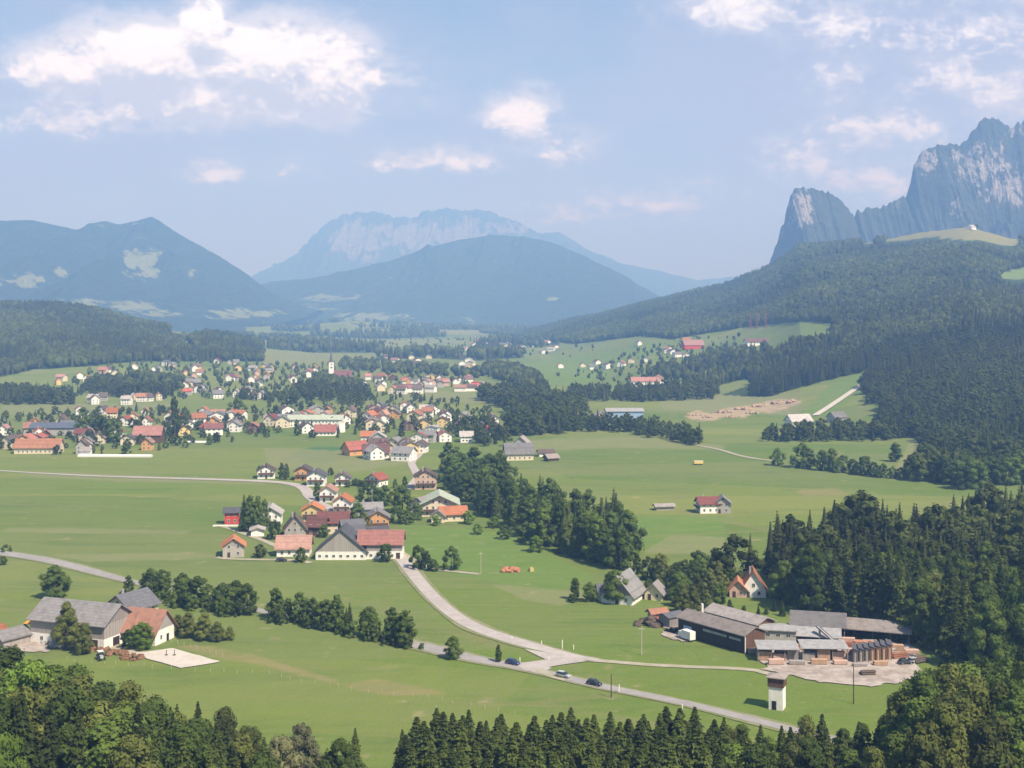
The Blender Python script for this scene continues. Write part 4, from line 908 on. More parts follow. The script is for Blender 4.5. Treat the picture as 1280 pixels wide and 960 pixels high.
def roof_part(par, L, W, he, rise, roof, ov=0.9, ove=0.8, th=.28, off=(0, 0), chim=0, z0=0):
    m = MB(); m.prism([(y+off[1], z+z0) for y, z in roof_pts(W, he, rise, ov, th)], -L/2-ove+off[0], L/2+ove+off[0])
    o = m.build('roof', roof, par)
    for k in range(chim):
        cx = off[0]+L*(-.22+.5*k); cy = off[1]+W*.12
        MB().box(cx-.35, cx+.35, cy-.3, cy+.3, he+rise*.55, he+rise+1.0).box(cx-.45, cx+.45, cy-.4, cy+.4, he+rise+1.003, he+rise+1.15).build('chimney', 'wall_grey', o)
    return o
def facing(x, y, rz, nx, ny):
    c, s = math.cos(rz), math.sin(rz); return (nx*c-ny*s)*-x+(nx*s+ny*c)*-y > 0.15*math.hypot(x, y)
def house(px, py, ang, L, W, he, rise, wall, roof, label, name='house', cat='house', win=2, chim=1, balcony=False, gable=None, base=None, bh=0.9, ov=0.9, ove=0.9, group=None, doorm='wood_dark', xyz=None):
    x, y, z = xyz or G(px, py); rz = math.radians(ang)
    r = thing(name, label, cat, (x, y, z), rz, group)
    wall_part(r, L, W, he, rise, wall, gable, base, bh); roof_part(r, L, W, he, rise, roof, ov, ove, chim=chim)
    if win:
        fl = max(1, int(round(he/2.7)))
        for sx in (-1, 1):
            if facing(x, y, rz, sx, 0):
                n = max(2, int(W/3.0)) if win > 1 else 2
                for f in range(fl+(1 if rise > 2.6 and win > 1 else 0)):
                    nn = n if f < fl else max(1, n-2)
                    for k in range(nn):
                        if f == 0 and k == nn//2 and doorm: door(r, sx*(L/2+.04), (k-(nn-1)/2)*W/n*.86, 0, 0 if sx > 0 else math.pi, 1.1, 2.1, doorm); continue
                        window(r, sx*(L/2+.045), (k-(nn-1)/2)*W/n*.86, .9+f*2.7, 0 if sx > 0 else math.pi)
                if balcony:
                    b = MB(); X = sorted((sx*(L/2+.05), sx*(L/2+1.2))); b.box(X[0], X[1], -W*.46, W*.46, 2.55, 2.7).box(*sorted((sx*(L/2+1.1), sx*(L/2+1.2))), -W*.46, W*.46, 2.7, 3.6).build('balcony', 'boards_brown', r)
        for sy in (-1, 1):
            if facing(x, y, rz, 0, sy):
                n = max(2, int(L/3.2)) if win > 1 else 2
                for f in range(fl):
                    for k in range(n): window(r, (k-(n-1)/2)*L/n*.9, sy*(W/2+.005), .9+f*2.7, sy*math.pi/2)
    return r

# the farm at the left
r = house(0, 0, -19.5, 26.5, 14, 7.3, 4.4, 'boards_pale', 'roof_grey', 'long barn with grey roof, grey boards above a white ground floor, at the left farm', 'barn', 'barn', 0, 0, gable='boards_grey', ov=.9, xyz=(-129.3, 372.0, 0))
MB().box(-13.31, 13.31, -7.06, 7.06, -.6, 3.1).build('wall_base', 'wall_white', r)
for k in range(5): window(r, -9+k*4.4, -7.07, 1.0, -math.pi/2, 1.2, 1.3)
door(r, 9.5, -7.07, 0, -math.pi/2, 3.2, 2.8); door(r, 13.32, -1.5, 0, 0, 3.0, 2.7, 'boards_dark'); window(r, 13.32, 3.5, 1, 0)
house(0, 0, 62, 12, 11, 5.4, 3.8, 'wall_cream', 'roof_slate', 'farmhouse with steep slate-dark roof behind the long barn', 'farmhouse', 'house', 2, 1, xyz=(-121.5, 395, 0))
r = house(0, 0, -17, 11.5, 10, 4.2, 5.2, 'wall_white', 'roof_rust', 'farm building with brown-red roof and boarded gable above a white wall', 'farm_building', 'farm building', 0, 0, gable='boards_pale', xyz=(-109.5, 372, 0), ov=1.1)
door(r, 5.76, 1.5, 0, 0, 1.2, 2.2, 'black'); window(r, 5.76, -2, 1.2, 0); window(r, -2, -5.01, 1.2, -math.pi/2)
r = house(0, 0, 58, 9, 6, 2.8, 2.0, 'boards_pale', 'roof_grey', 'small boarded shed with grey roof at the left end of the long barn', 'shed', 'shed', 0, 0, xyz=(-149, 367, 0), ov=.6)
door(r, -4.55, 0, 0, math.pi, 2.2, 2.2, 'boards_brown')
r = house(0, 0, 66, 7, 5, 2.6, 1.6, 'wall_cream', 'roof_rust', 'little cream shed with rust-red roof, cut by the left edge', 'shed', 'shed', 1, 0, xyz=(-156, 371, 0), ov=.5)
t_ = thing('awning', 'orange sun awning stretched between the shed and the long barn', 'awning', (-145.2, 376, 0), math.radians(-20))
MB().prism([(-2, 4.2), (2, 5.2), (2, 5.26), (-2, 4.26)], -2.6, 2.6).build('canopy', 'orange_cloth', t_)
for a in (-2.4, 2.4): MB().cyl((a, -1.9, -.2), (a, -1.9, 4.25), .06).build('post', 'steel', t_)
def heap(name, label, cat, x, y, r, h, mat, seed, n=26, group=None):
    rg = np.random.default_rng(seed); parts = []
    for k in range(n):
        a, d = rg.random()*6.28, r*rg.random()**.5; q = r*(.16+.14*rg.random())
        parts.append(lump((math.cos(a)*d, math.sin(a)*d*.7, h*(1-d/r)*.75+q*.1), (q, q, q*.75), False, rg, .35))
    V, Q = join(parts); o = obj(name, quick_mesh(name, V, Q, [mat]), None, (x, y, hz(x, y))); tag(o, label, cat, group); return o
x, y, z = G(78, 806); heap('rubble_heap', 'pale heap of stones under the grey-green tree at the barn', 'heap', x, y, 4.6, 1.6, 'stone', 3)
x, y, z = G(62, 804); heap('rubble_heap', 'small grey heap left of the stone heap at the barn', 'heap', x, y, 2.6, 1.1, 'stone', 4)
for k in range(3):
    x, y, z = G(122+k*22, 812+k*5.5); heap('soil_bank', ['left', 'middle', 'right'][k]+' stretch of the red-brown earth bank along the riding court', 'earth bank', x, y, 3.4, .8, 'soil', 10+k)
# hamlet
HM = [
 # px, py, ang, L, W, he, rise, wall, roof, label, opts
 (292, 694, 102, 9, 8.4, 4.6, 2.9, 'wall_concrete', 'roof_orange', 'small grey boarded house with orange roof edge, alone left of the hamlet', dict(gable='boards_pale', chim=0)),
 (368, 693, 3, 13, 9.5, 3.6, 4.0, 'wall_white', 'roof_rust', 'low white building with broad rust-red roof left of the great barn', dict(chim=1)),
 (290, 654, 10, 6.5, 5.5, 5.6, 1.6, 'wall_red', 'roof_slate', 'small bright red house with white terrace beside the dark tree clump', dict(chim=0, win=1)),
 (339, 655, 95, 11, 9.5, 5.6, 3.0, 'wall_white', 'roof_pale', 'white house with pale roof and twin chimneys behind the dark tree clump', dict(chim=2)),
 (322, 669, 100, 6, 5.5, 2.8, .9, 'wall_white', 'roof_pale', 'small white garage at the foot of the dark tree clump', dict(chim=0, win=0)),
 (369, 672, 100, 10, 9.2, 4.6, 5.6, 'boards_pale', 'roof_brown', 'grey house with steep boarded gable and dark brown roof', dict(chim=1)),
 (391, 650, 95, 10, 9.6, 5.4, 2.6, 'wall_yellow', 'roof_orange', 'pale yellow house with orange roof below the road bend', dict(balcony=True)),
 (417, 665, 4, 13, 10, 5.2, 3.8, 'wall_cream', 'roof_darkred', 'cream farmhouse with dark red hipped-looking roof behind the great barn', dict(chim=1)),
 (397, 668, -12, 8, 7, 4.4, 3.2, 'boards_brown', 'roof_darkred', 'brown wing with dark red roof left of the cream farmhouse', dict(chim=0, win=1)),
 (440, 672, 20, 9, 7, 4.2, 3.6, 'boards_grey', 'roof_slate', 'dark grey outbuilding behind the red roof of the great barn', dict(chim=0, win=0)),
 (472, 661, 98, 10, 9.8, 6.0, 2.8, 'wall_orange', 'roof_grey', 'orange house with grey roof and balcony', dict(balcony=True)),
 (472, 674, 12, 8, 6, 3.0, 2.4, 'boards_grey', 'roof_slate', 'slate-roofed shed in front of the orange house', dict(chim=0, win=0)),
 (461, 645, 10, 12, 8, 4.2, 2.2, 'wall_grey', 'roof_grey', 'grey building with flat-pitched metal-grey roof behind the orange house', dict(chim=1, win=1)),
 (411, 626, 90, 10, 8.0, 5.6, 2.6, 'wall_white', 'roof_rust', 'white house with rust-red roof, upper of two above the road', dict(balcony=True)),
 (429, 640, 90, 11, 8.4, 5.8, 2.8, 'wall_white', 'roof_orange', 'white house with orange-red roof, lower of two above the road', dict(balcony=True)),
 (333, 597, 100, 10, 10, 4.8, 2.8, 'wall_white', 'roof_brown', 'white house with brown gable edges, leftmost of the upper row', dict(balcony=True)),
 (380, 599, 92, 11, 9.4, 5.4, 2.6, 'wall_orange', 'roof_brown', 'ochre house with dark brown roof in the upper row', dict(balcony=True)),
 (396, 606, 92, 11, 10, 5.8, 2.8, 'wall_white', 'roof_slate', 'large white house with dark roof in front of the ochre one', dict(balcony=True)),
 (429, 606, 96, 9, 8.4, 4.6, 2.4, 'wall_white', 'roof_brown', 'small white house with brown roof in the middle of the upper row', dict(balcony=True)),
 (471, 607, 62, 9, 9, 4.2, 2.8, 'wall_white', 'roof_red', 'white house with red roof and steep gable, right of the hedge row', dict(balcony=True)),
 (532, 610, 94, 12, 12, 7.0, 3.4, 'wall_pink', 'roof_brown', 'tall pinkish house with dark brown roof behind the pale green roof', dict(chim=2, balcony=True)),
 (530, 642, 60, 10, 9, 5.0, 3.2, 'wall_cream', 'roof_weathered', 'cream house with weathered roof at the left of the pale green roof', dict(chim=0)),
 (566, 650, 12, 12, 8, 3.6, 2.8, 'wall_cream', 'roof_rust', 'low cream house with rust-brown roof at the right foot of the pale green roof', dict(chim=0)),
 (548, 652, 90, 7, 6, 3.2, 2.4, 'wall_cream', 'roof_weathered', 'little cream annex in front of the pale green roof', dict(chim=0, win=1)),
]
for px, py, a, L, W, he, ri, wl, rf, lb, op in HM: house(px, py, a, L, W, he, ri, wl, rf, lb, **op)
r = house(549, 642, 94, 17, 17, 6.2, 4.0, 'wall_cream', 'roof_green', 'broad house under a pale green metal roof beside the river wood', 'house', 'house', 2, 0, balcony=True, ov=1.6, ove=1.8)
# the great barn: gabled hall with a red-roofed wing
X0, Y0, Z0 = G(426, 700)
r = thing('barn', 'great barn with pale boarded gable and a red-roofed wing, front of the hamlet', 'barn', (X0, Y0+8, Z0), math.radians(90))
wall_part(r, 16, 20, 3.4, 8.4, 'wall_white', 'boards_pale'); roof_part(r, 16, 20, 3.4, 8.4, 'roof_slate', 1.0, .7)
for k in range(7): window(r, -8.02, -8.4+k*2.8, 1.0, math.pi, 1.2, 1.1)
w_ = MB().box(-6.5, 4.5, -24, -10.02, -.6, 6.0).box(-6.56, 4.56, -24.06, -9.96, -.6, 3.2, 1).build('wall', ['boards_pale', 'wall_white'], r)
m = MB(); m.prism([(-7.3, 5.55), (-1, 10.4), (5.3, 5.55), (5.3, 5.85), (-1, 10.75), (-7.3, 5.85)], 6.0, 24.8); rr_ = m.build('roof', 'roof_red', r); rr_.rotation_euler = (0, 0, math.radians(-90)); rr_.location = (0, 0, .05)
m = MB(); m.prism([(-6.5, 6.0), (-1, 10.25), (4.5, 6.0)], 10.02, 24.0); g_ = m.build('gable', 'boards_pale', r); g_.rotation_euler = (0, 0, math.radians(-90))
for k in range(4): window(r, -6.58, -11.8-k*2.8, 1.0, math.pi, 1.2, 1.1)
door(r, -6.58, -22.6, 0, math.pi, 1.6, 2.6)
t_ = tag(MB().box(-6.5, 6.5, -.15, .15, -.3, .75).build('terrace_wall', 'wall_white', None, G(284, 658), math.radians(2)), 'low white terrace wall in front of the bright red house', 'wall')
t_ = thing('sail_canopy', 'white upturned triangular canopy on a thin stem before the river wood', 'canopy', G(584, 628))
m = MB(); m.v = [(-2.6, 0, 5.4), (2.6, 0, 5.4), (0, -1.5, 3.4), (0, .6, 5.0), (0, -.2, 3.3)]; m.f = [(0, 2, 3), (1, 3, 2), (0, 3, 4), (1, 4, 3), (0, 4, 2), (1, 2, 4)]; m.mi = [0]*6; m.build('canopy', 'frame_white', t_)
MB().cyl((0, -.3, -.2), (0, -.3, 3.5), .10).build('stem', 'frame_white', t_)

# houses standing apart
r = house(779, 750, 66, 13, 11, 3.2, 6.2, 'wall_white', 'roof_grey', 'white house with steep grey roof half hidden by a dark tree', 'house', 'house', 2, 1, gable='boards_grey')
house(760, 749, 10, 7, 6, 3.0, 2.2, 'wall_white', 'roof_slate', 'white wing with slate roof left of the steep grey-roofed house', 'house', 'house', 1, 0)
house(819, 748, 70, 6, 6, 2.6, 3.0, 'wall_cream', 'roof_weathered', 'little cream shed with steep roof right of the grey-roofed house', 'shed', 'shed', 1, 0)
r = house(941, 743, 82, 10, 8.5, 2.6, 6.4, 'wall_white', 'roof_orange', 'red-roofed white house with very steep gable under the spruces', 'house', 'house', 2, 1, ov=1.3, ove=.8)
house(922, 744, 80, 7, 5.5, 3.2, 2.6, 'wall_pink', 'roof_orange', 'small pinkish annex with red roof left of the steep red gable', 'house', 'house', 2, 0)
house(885, 640, 6, 10, 9, 4.8, 2.6, 'wall_white', 'roof_darkred', 'white farmhouse with dark red roof alone in the wide meadow', 'farmhouse', 'house', 2, 1, balcony=True)
house(903, 640, 84, 9, 7.5, 5.0, 3.0, 'wall_grey', 'roof_grey', 'grey gabled wing right of the dark-red-roofed farmhouse', 'farmhouse', 'house', 2, 0)
house(830, 637, 10, 9, 4, 2.0, .8, 'wall_concrete', 'roof_pale', 'low pale shed left of the lone farmhouse in the meadow', 'shed', 'shed', 0, 0)
house(648, 574, 8, 18, 13, 4.6, 6.0, 'wall_cream', 'roof_grey', 'large cream farmhouse with broad grey roof beside the grove', 'farmhouse', 'house', 2, 1)
house(652, 563, 80, 12, 11, 5.4, 4.6, 'wall_grey', 'roof_weathered', 'grey gabled barn behind the broad grey roof', 'barn', 'barn', 1, 0)
house(682, 570, 10, 10, 7, 2.8, 1.6, 'wall_white', 'roof_brown', 'low white shed right of the broad grey roof', 'shed', 'shed', 1, 0)
house(689, 576, 30, 8, 6, 2.4, 2.0, 'boards_brown', 'roof_weathered', 'low brown shed at the edge of the meadow, right of the broad grey roof', 'shed', 'shed', 0, 0)
# transformer tower
t_ = thing('transformer_tower', 'white square tower with dark boarded top standing in the meadow', 'tower', (66.3, 309, 0), math.radians(-24))
MB().box(-1.75, 1.75, -1.75, 1.75, -.5, 5.9).build('wall', 'wall_white', t_)
MB().box(-2.0, 2.0, -2.0, 2.0, 5.7, 7.9).build('top_storey', 'boards_brown', t_)
m = MB(); m.v = [(-2.4, -2.4, 7.9), (2.4, -2.4, 7.9), (2.4, 2.4, 7.9), (-2.4, 2.4, 7.9), (-2.4, -2.4, 8.1), (2.4, -2.4, 8.1), (2.4, 2.4, 8.1), (-2.4, 2.4, 8.1), (0, 0, 8.8)]; m.f = [(3, 2, 1, 0), (0, 1, 5, 4), (1, 2, 6, 5), (2, 3, 7, 6), (3, 0, 4, 7), (4, 5, 8), (5, 6, 8), (6, 7, 8), (7, 4, 8)]; m.mi = [0]*9; m.build('roof', 'roof_weathered', t_)
door(t_, -.4, -1.76, -.1, -math.pi/2, 1.1, 2.3, 'black')

# sawmill
a = math.degrees(math.atan2(18, -13.6))
def rot(p, an): c, s = math.cos(math.radians(an)), math.sin(math.radians(an)); return (p[0]*c-p[1]*s, p[0]*s+p[1]*c)
r = house(0, 0, a, 27, 8.6, 5.3, 1.7, 'boards_dark', 'roof_weathered', 'long dark timber shed of the sawmill with weathered grey-brown roof', 'sawmill_shed', 'shed', 0, 0, gable='boards_brown', xyz=(62.5, 370.5, 0), ov=.7, ove=.6)
MB().box(-13.56, -13.503, -4.25, 4.25, -.4, 5.28).build('gable_wall', 'boards_brown', r)
MB().box(-13.7, -13.57, 4.05, 4.33, -.4, 5.2).build('corner_post', 'frame_white', r)
for (u0, u1) in ((-12, -7.5), (-6.5, 3)): MB().box(u0, u1, 4.305, 4.36, 3.3, 4.0).build('light_strip', 'roof_metal', r)
door(r, -13.57, -1.4, 0, math.pi, 2.6, 3.0, 'boards_new'); door(r, 9.5, 4.31, 0, math.pi/2, 3.4, 3.4, 'van_blue')
MB().cyl((8.5, -1, 6.5), (8.5, -1, 9.6), .38).build('chimney', 'frame_white', r)
r = house(0, 0, a, 21, 8, 4.6, 1.6, 'boards_brown', 'roof_weathered', 'second timber shed of the sawmill, close behind the long dark one', 'sawmill_shed', 'shed', 0, 0, xyz=(70.5, 383, 0), ov=.7)
r = house(0, 0, -12, 10.5, 8, 3.6, .5, 'wall_concrete', 'roof_metal', 'flat-roofed pale concrete building between the two sawmill halls', 'sawmill_office', 'building', 0, 0, xyz=(80.3, 373, 0), ov=.5, ove=.4)
for k in range(3): window(r, -3+k*3, -4.01, 1.8, -math.pi/2, 1.4, 1.0)
def open_hall(name, label, loc, rz, L, W, he, ri, roof, left_lean=False, gable='boards_grey'):
    t = thing(name, label, 'hall', loc, math.radians(rz))
    MB().box(-L/2, L/2, W/2-.2, W/2, -.4, he).build('back_wall', 'boards_dark', t)
    m = MB()
    for sx in (-1, 1):
        m.prism([(-W/2, -.4), (W/2-.21, -.4), (W/2-.21, he), (0, he+ri), (-W/2, he)], *sorted((sx*L/2, sx*(L/2-.2))))
    m.build('gable_wall', gable, t)
    n = max(3, int(L/4.5))
    for k in range(1, n): MB().box(-L/2+k*L/n-.13, -L/2+k*L/n+.13, -W/2, -W/2+.26, -.4, he-.02).build('post', 'wood_dark', t)
    roof_part(t, L, W, he, ri, roof, .8, .7)
    if left_lean: MB().prism([(-W/2-5.5, he-2.1), (-W/2-.3, he-.1), (-W/2-.3, he+.08), (-W/2-5.5, he-1.92)], -L/2, L/2-1).build('lean_to_roof', 'roof_metal', t)
    return t
open_hall('sawmill_hall', 'big open sawmill hall with dark grey roof and pale metal lean-to', (93.5, 377.5, 0), -14, 15.5, 12, 4.4, 2.6, 'roof_grey', True)
open_hall('sawmill_hall', 'long open sawmill hall with grey roof and boarded gable, right of the yard', (109.5, 374.5, 0), -20, 21, 8.6, 3.5, 1.9, 'roof_weathered')
house(0, 0, 70, 5, 5, 3.6, 1.4, 'wall_white', 'roof_slate', 'small white hut behind the boarded gable of the right sawmill hall', 'hut', 'hut', 1, 0, xyz=(120.5, 376, 0), ov=.5)
t_ = thing('conveyor', 'sloping grey conveyor trough beside the big sawmill hall', 'conveyor', (93.5, 364.5, 0), math.radians(-52))
b_ = MB().box(-5, 5, -.5, .5, -.12, .12).box(-5, 5, -.56, -.5, -.1, .4).box(-5, 5, .5, .56, -.1, .4).build('trough', 'roof_metal', t_); b_.location = (0, 0, 2.9); b_.rotation_euler = (0, math.radians(28), 0)
for k, h in ((-3.4, 4.4), (2.6, 1.4)): MB().box(k-.1, k+.1, -.4, .4, -.3, h).build('leg', 'steel', t_)
def lumber_shed(label, loc, rz, L, W, h):
    t = thing('lumber_shed', label, 'shed', loc, math.radians(rz))
    MB().prism([(-W/2-.7, h-.35), (W/2+.5, h+.35), (W/2+.5, h+.5), (-W/2-.7, h-.2)], -L/2-.4, L/2+.4).build('roof', 'roof_metal', t)
    n = 4
    for k in range(n):
        for s in (-1, 1): MB().box(-L/2+k*L/(n-1)-.1, -L/2+k*L/(n-1)+.1, s*W/2-.1, s*W/2+.1, -.3, h-.28+(.3 if s > 0 else -.05)).build('post', 'boards_grey', t)
    return t
lumber_shed('open lumber shed with flat grey metal roof, left of two in the yard', (75.4, 352.0, 0), -4, 11, 6, 4.0)
lumber_shed('open lumber shed with flat pale metal roof, right of two in the yard', (88.6, 352.0, 0), -3, 12.5, 6, 4.2)
def stack(label, loc, rz, L, W, h, mat, group='stacks of sawn boards in the yard', seed=0):
    rg = random.Random(seed); m = MB(); z = .15
    for k in (-.35, 0, .35): m.box(k*L-.1, k*L+.1, -W/2, W/2, 0, .15, 1)
    while z < h:
        m.box(-L/2*rg.uniform(.93, 1), L/2*rg.uniform(.93, 1), -W/2, W/2, z, z+.26); z += .33
        if z < h:
            for k in (-.35, 0, .35): m.box(k*L-.08, k*L+.08, -W/2+.02, W/2-.02, z-.07, z, 1)
    return tag(m.build('lumber_stack', [mat, 'wood_dark'], None, loc, math.radians(rz)), label, 'lumber stack', group)
k = 0
for (x, y, L, W, h) in [(71.6, 350.6, 4, 1.6, 2.2), (75.8, 350.4, 4, 1.6, 1.5), (79.4, 350.6, 3, 1.6, 2.6), (72, 353.2, 4, 1.6, 2.9), (77, 353.2, 4, 1.6, 2.5), (84, 350.4, 3.8, 1.6, 2.0), (88.2, 350.2, 3.8, 1.6, 2.8), (92.6, 350.4, 3.8, 1.6, 2.4), (85.5, 353.4, 4, 1.6, 2.9), (91, 353.4, 4, 1.6, 3.0), (74, 346.2, 4.5, 1.5, 1.2), (79.8, 346, 4.5, 1.5, .9), (86, 346.4, 4.5, 1.5, 1.2), (92, 346.2, 4, 1.5, .9), (80.5, 361, 4, 1.6, 1.7), (85, 361.5, 4, 1.6, 1.3), (89, 360, 4, 1.6, 1.0), (75.5, 361.5, 3.5, 1.6, 1.5), (96, 366.5, 4, 1.5, 1.4), (100, 367.5, 4, 1.5, 1.8), (106, 366, 4, 1.5, 1.2), (92.5, 356.5, 4, 1.5, 1.1), (97, 356, 4, 1.6, 1.6), (70, 357, 3.5, 1.5, 1.3), (112, 360, 4, 1.5, 1.5), (115.5, 357, 4, 1.5, 1.0), (97, 344.5, 4, 1.4, .7), (103, 345.5, 4, 1.4, 1.0)]:
    stack('stack of pale sawn boards in or beside the open lumber sheds', (x, y, .27), rnd.uniform(-8, 4), L, W, h, ('boards_new', 'wall_pink', 'boards_pale')[k % 3], seed=k); k += 1
for j in range(7):
    q = thing('covered_stack', ['leftmost', 'second', 'third', 'fourth', 'fifth', 'sixth', 'rightmost'][j]+' of the seven tall board stacks under dark sheets in the yard', 'lumber stack', (97.2+j*1.75, 350.4+j*.45, .27), math.radians(78), 'board stacks under dark sheets')
    MB().box(-2.6, 2.6, -.62, .62, 0, 3.3+.1*j).box(-2.65, -2.62, -.5, -.3, 0, 3.2, 1).box(-2.65, -2.62, .3, .5, 0, 3.2, 1).build('boards', ['boards_new' if j > 2 else 'boards_pale', 'wood_dark'], q)
    MB().prism([(-.85, 3.42+.1*j), (.85, 3.85+.1*j), (.85, 3.95+.1*j), (-.85, 3.54+.1*j)], -3.0, 3.0).build('cover', 'tarp_dark', q)
def logs(label, x, y, rz, n, L, mat, r=.2, cat='log pile'):
    m = MB(); rg = random.Random(n); q = n; z = r; w = n
    while w > 0 and z < r*2*n*.5:
        for k in range(w): m.cyl((-L/2+rg.uniform(-.3, .3), (k-(w-1)/2)*2*r, z), (L/2+rg.uniform(-.3, .3), (k-(w-1)/2)*2*r, z), r*rg.uniform(.85, 1.05), None, 7)
        z += r*1.75; w -= 1
    return tag(m.build('log_pile', mat, None, (x, y, .26), math.radians(rz)), label, cat)
logs('long pile of orange-brown peeled logs in front of the right sawmill hall', 103.5, 362.5, -10, 9, 6, 'roof_orange', .24)
logs('second pile of orange-brown logs beside the first', 98.5, 362.8, -4, 7, 5, 'roof_rust', .24)
logs('grey-brown pile of long logs between the orange piles and the covered stacks', 107.5, 357.5, -14, 6, 6, 'boards_pale', .26)
logs('low pile of reddish logs near the right edge of the yard', 110.5, 353, 20, 5, 5, 'roof_rust', .24)
logs('small dark pile of round logs at the lower edge of the yard', 97.0, 336.8, 8, 4, 4, 'bark', .28)
logs('dark log pile at the right end of the yard by the tall trees', 114.6, 349, 30, 6, 5, 'bark', .26)
x, y, z = G(813, 781); heap('scrap_heap', 'dark heap of timber and scrap left of the gravel pad', 'heap', x, y, 4.6, 2.6, 'bark', 21, 34)
x, y, z = G(824, 776); heap('bark_heap', 'orange-brown bark heap behind the dark scrap heap', 'heap', x, y, 3.6, 3.4, 'roof_rust', 22, 26)
house(0, 0, 20, 5, 4, 2.5, 1.1, 'boards_pale', 'roof_rust', 'tiny hut with rust-red roof at the bark heap left of the sawmill', 'hut', 'hut', 0, 0, xyz=(46.6, 396, 0), ov=.4)
house(0, 0, 35, 6, 5, 3.2, .8, 'boards_grey', 'roof_slate', 'dark lean-to at the upper end of the long sawmill shed', 'shed', 'shed', 0, 0, xyz=(50.2, 389.5, 0), ov=.4)
heap('scrap_heap', 'dark clutter in front of the dark lean-to at the long shed', 'heap', 49.6, 381.5, 2.4, 1.8, 'black', 23, 18)

# ------------------------------------------------------------------ vehicles
def car(label, loc, rz, paint, cat='car', h=1.0, name='parked_car'):
    r = thing(name, label, cat, loc, math.radians(rz))
    body = MB().prism([(-.86, .28), (.86, .28), (.86, .72*h), (.80, .82*h), (-.80, .82*h), (-.86, .72*h)], -2.1, 2.1)
    body.v = [(x, y*(0.94 if abs(x) > 2 else 1), z-(0.10 if x > 2 and z > .5 else 0)) for x, y, z in body.v]
    body.build('body', paint, r)
    c = MB(); n = 0
    c.v = [(x, s*(.78 if z < .9*h else .64), z) for s in (-1, 1) for x, z in ((-1.9, .825*h), (-1.5, 1.40*h), (.35, 1.42*h), (1.15, .825*h))]
    c.f = [(3, 2, 1, 0), (4, 5, 6, 7), (0, 1, 5, 4), (1, 2, 6, 5), (2, 3, 7, 6), (3, 0, 4, 7)]; c.mi = [0]*6; c.build('cabin_glass', 'glass', r)
    MB().prism([(-.66, 1.415*h), (.66, 1.415*h), (.62, 1.46*h), (-.62, 1.46*h)], -1.5, .35).build('roof', paint, r)
    for sx in (-1.3, 1.3):
        for s in (-1, 1):
            w = MB().cyl((sx, s*.90, .31), (sx, s*.70, .31), .31, None, 12).build('wheel', 'tyre', r); MB().cyl((sx, s*.915, .31), (sx, s*.89, .31), .17, None, 10).build('rim', 'steel', w)
    for s in (-1, 1): MB().box(2.03, 2.115, s*.62-.16, s*.62+.16, .55, .68).build('headlight', 'frame_white', r); MB().box(-2.115, -2.06, s*.62-.14, s*.62+.14, .58, .72).build('tail_light', 'mast_red', r)
    return r
def at_road(px, py, lift=.24): x, y, z = G(px, py); return (x, y, z+lift)
car('dark blue car on the main road at the junction', at_road(641, 831), -34, 'car_blue')
car('silver-grey car on the main road just right of the junction', at_road(704, 847), -36, 'car_silver')
car('black car on the main road before the marker post', at_road(743, 857), -36, 'car_dark')
car('dark car parked on the gravel at the right of the sawmill yard', (110.3, 346.5, .27), 12, 'car_dark')
car('silver car parked beside the dark one in the sawmill yard', (113.2, 347.9, .27), 25, 'car_silver')
car('dark car parked before the rust-red roof left of the great barn', at_road(352, 702), 0, 'car_dark')
car('silver car parked by the road below the white twin houses', at_road(417, 641), -45, 'car_silver')
car('white car parked by the road above the dark red roof', at_road(424, 648), -50, 'car_white')
r = thing('delivery_van', 'white box van parked at the blue door of the long sawmill shed', 'van', (52.6, 372.5, .02), math.radians(120))
MB().box(-3, 1.2, -1.05, 1.05, .6, 3.0).build('cargo_box', 'frame_white', r)
MB().prism([(-1.0, .5), (1.0, .5), (1.0, 1.5), (.85, 2.3), (-.85, 2.3), (-1.0, 1.5)], 1.25, 2.9).build('cab', 'car_white', r); MB().box(2.905, 2.94, -.8, .8, 1.45, 2.15).build('windscreen', 'glass', r)
for sx in (-1.9, 2.0):
    for s in (-1, 1): w = MB().cyl((sx, s*1.06, .42), (sx, s*.8, .42), .42, None, 12).build('wheel', 'tyre', r); MB().cyl((sx, s*1.075, .42), (sx, s*1.05, .42), .22).build('rim', 'steel', w)
x, y, z = G(126, 825)
r = thing('tractor', 'small tractor with white cab below the earth bank of the left farm', 'tractor', (x, y, z), math.radians(-60))
MB().box(-.2, 1.6, -.45, .45, .8, 1.45).build('bonnet', 'car_silver', r); MB().box(-1.3, .1, -.65, .65, 1.0, 2.3).build('cab', 'glass', r); MB().box(-1.45, .2, -.75, .75, 2.305, 2.5).build('cab_roof', 'frame_white', r)
MB().box(-1.5, 1.4, -.3, .3, .55, .95).build('chassis', 'black', r)
for sx, rr in ((-.85, .8), (1.1, .5)):
    for s in (-1, 1): w = MB().cyl((sx, s*1.0, rr), (sx, s*.66, rr), rr, None, 14).build('wheel', 'tyre', r); MB().cyl((sx, s*1.02, rr), (sx, s*.98, rr), rr*.5).build('rim', 'frame_white', w)
x, y, z = G(873, 581)
r = thing('hay_trailer', 'yellow hay trailer standing alone in the wide meadow', 'trailer', (x, y, z), math.radians(4))
MB().box(-2.9, 2.9, -1.2, 1.2, .8, 2.6).build('load', 'yellow_paint', r); MB().box(-3, 3, -1.25, 1.25, .55, .78).build('bed', 'wood_dark', r)
MB().box(-2.9, 2.9, -1.3, -1.21, 2.3, 2.75).build('side_board', 'frame_white', r)
for sx in (-1.8, 1.8):
    for s in (-1, 1): MB().cyl((sx, s*1.2, .4), (sx, s*.95, .4), .4, None, 10).build('wheel', 'tyre', r)
